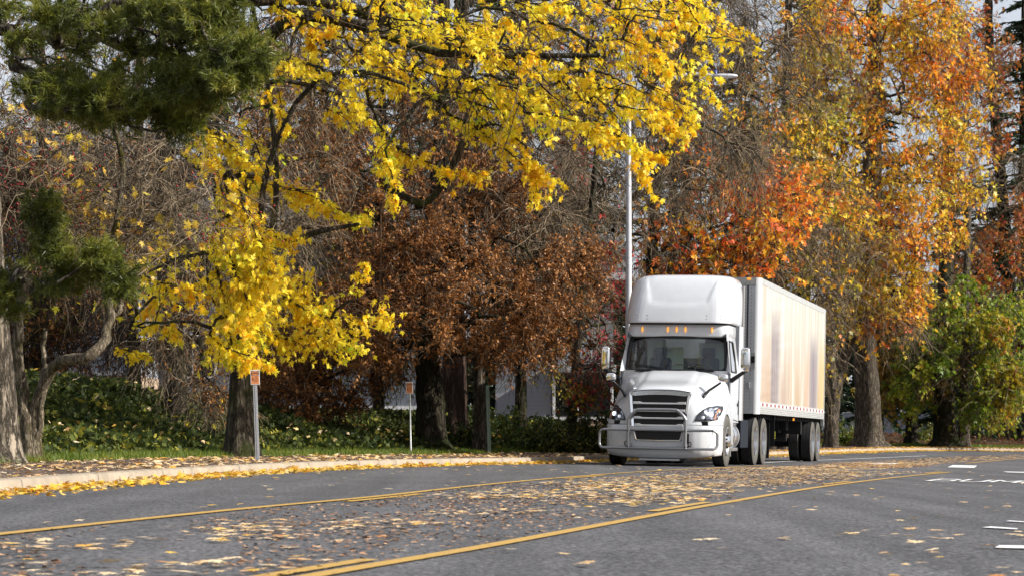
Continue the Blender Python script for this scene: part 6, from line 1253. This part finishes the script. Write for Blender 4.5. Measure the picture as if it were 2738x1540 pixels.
r_ = MB(); r_.box(-.1, 2.0, -.045, -.02, .6, 2.1); r_.build("porch_opening", bC, [M_WIN]); r_ = MB(); r_.box(-.15, 2.1, -1.5, 0, 2.1, 2.35); r_.build("porch_roof", bC, [M_TRM])
for x in (-.05, .75, 1.95):
    r_ = MB(); r_.box(x - .05, x + .05, -1.45, -1.35, .3, 2.1); r_.build("porch_column", bC, [M_TRM], bevel=.01)

# far fence
Yf = 124; root = empty("panel_fence", (W3(2200, 0, Yf)[0], Yf, base_z(W3(2400, 0, Yf)[0], Yf) + .1)); tag(root, "long grey panel fence behind the trunks at the far right", "fence"); M_FEN = pmat("fence_grey", (.30, .32, .37), .7, noise=.15)
Lf = W3(2660, 0, Yf)[0] - W3(2190, 0, Yf)[0]
for k in range(5):
    x0 = k * Lf / 5; b = MB(); b.box(x0 + .06, x0 + Lf / 5 - .06, 0, .04, .1, 1.65)
    for q in np.arange(x0 + .2, x0 + Lf / 5, .2): b.box(q, q + .015, -.01, 0, .1, 1.65)
    b.build("fence_panel", root, [M_FEN])
for k in range(6): b = MB(); b.box(k * Lf / 5 - .05, k * Lf / 5 + .05, -.03, .07, 0, 1.8); b.build("fence_post", root, [M_GALV], bevel=.01)
b = MB(); b.box(0, Lf, -.03, .05, 1.66, 1.74); b.build("fence_rail", root, [M_TRM])

# parked car, far right
def extr(b, prof, x0, x1, m=0):
    n_ = len(prof); b.add([(x0, y, z) for y, z in prof] + [(x1, y, z) for y, z in prof], [tuple(range(n_)), tuple(range(n_, 2 * n_))[::-1]] + [(i, i + n_, (i + 1) % n_ + n_, (i + 1) % n_) for i in range(n_)], m)
pc = W3(2690, 0, 128); root = empty("parked_car", (pc[0], 128, base_z(pc[0], 128) + .12)); root.rotation_euler = (0, 0, math.radians(62)); tag(root, "silver parked car half hidden behind the shrubs at the far right", "car")
M_CAR = pmat("silver_paint", (.45, .48, .52), .25, .5, coat=.5)
b = MB(); extr(b, [(-2.2, .35), (-2.25, .75), (-1.9, .95), (-1.1, 1.02), (1.7, 1.05), (2.15, .95), (2.2, .4)], -.88, .88); b.build("body", root, [M_CAR], bevel=.06, seg=3, smooth=True)
b = MB(); extr(b, [(-1.1, 1.0), (-.45, 1.58), (1.3, 1.62), (1.95, 1.02)], -.74, .74); b.build("cabin", root, [M_WIN], bevel=.05, seg=3, smooth=True)
b = MB(); extr(b, [(-.5, 1.57), (-.4, 1.63), (1.25, 1.67), (1.4, 1.58)], -.70, .70); b.build("car_roof", root, [M_CAR], bevel=.03, smooth=True)
for x in (-.80, .80):
    for y in (-1.4, 1.35): b = MB(); b.lathe((x, y, .34), [(-.11, .001), (-.11, .30), (-.09, .34), (.09, .34), (.11, .30), (.11, .001)], 24); b.build("wheel", root, [M_TYRE], smooth=True, auto=40)
for x in (-.6, .6): b = MB(); b.box(x - .16, x + .16, -2.27, -2.2, .70, .82); b.build("headlight", root, [M_LAMPIN], bevel=.02)
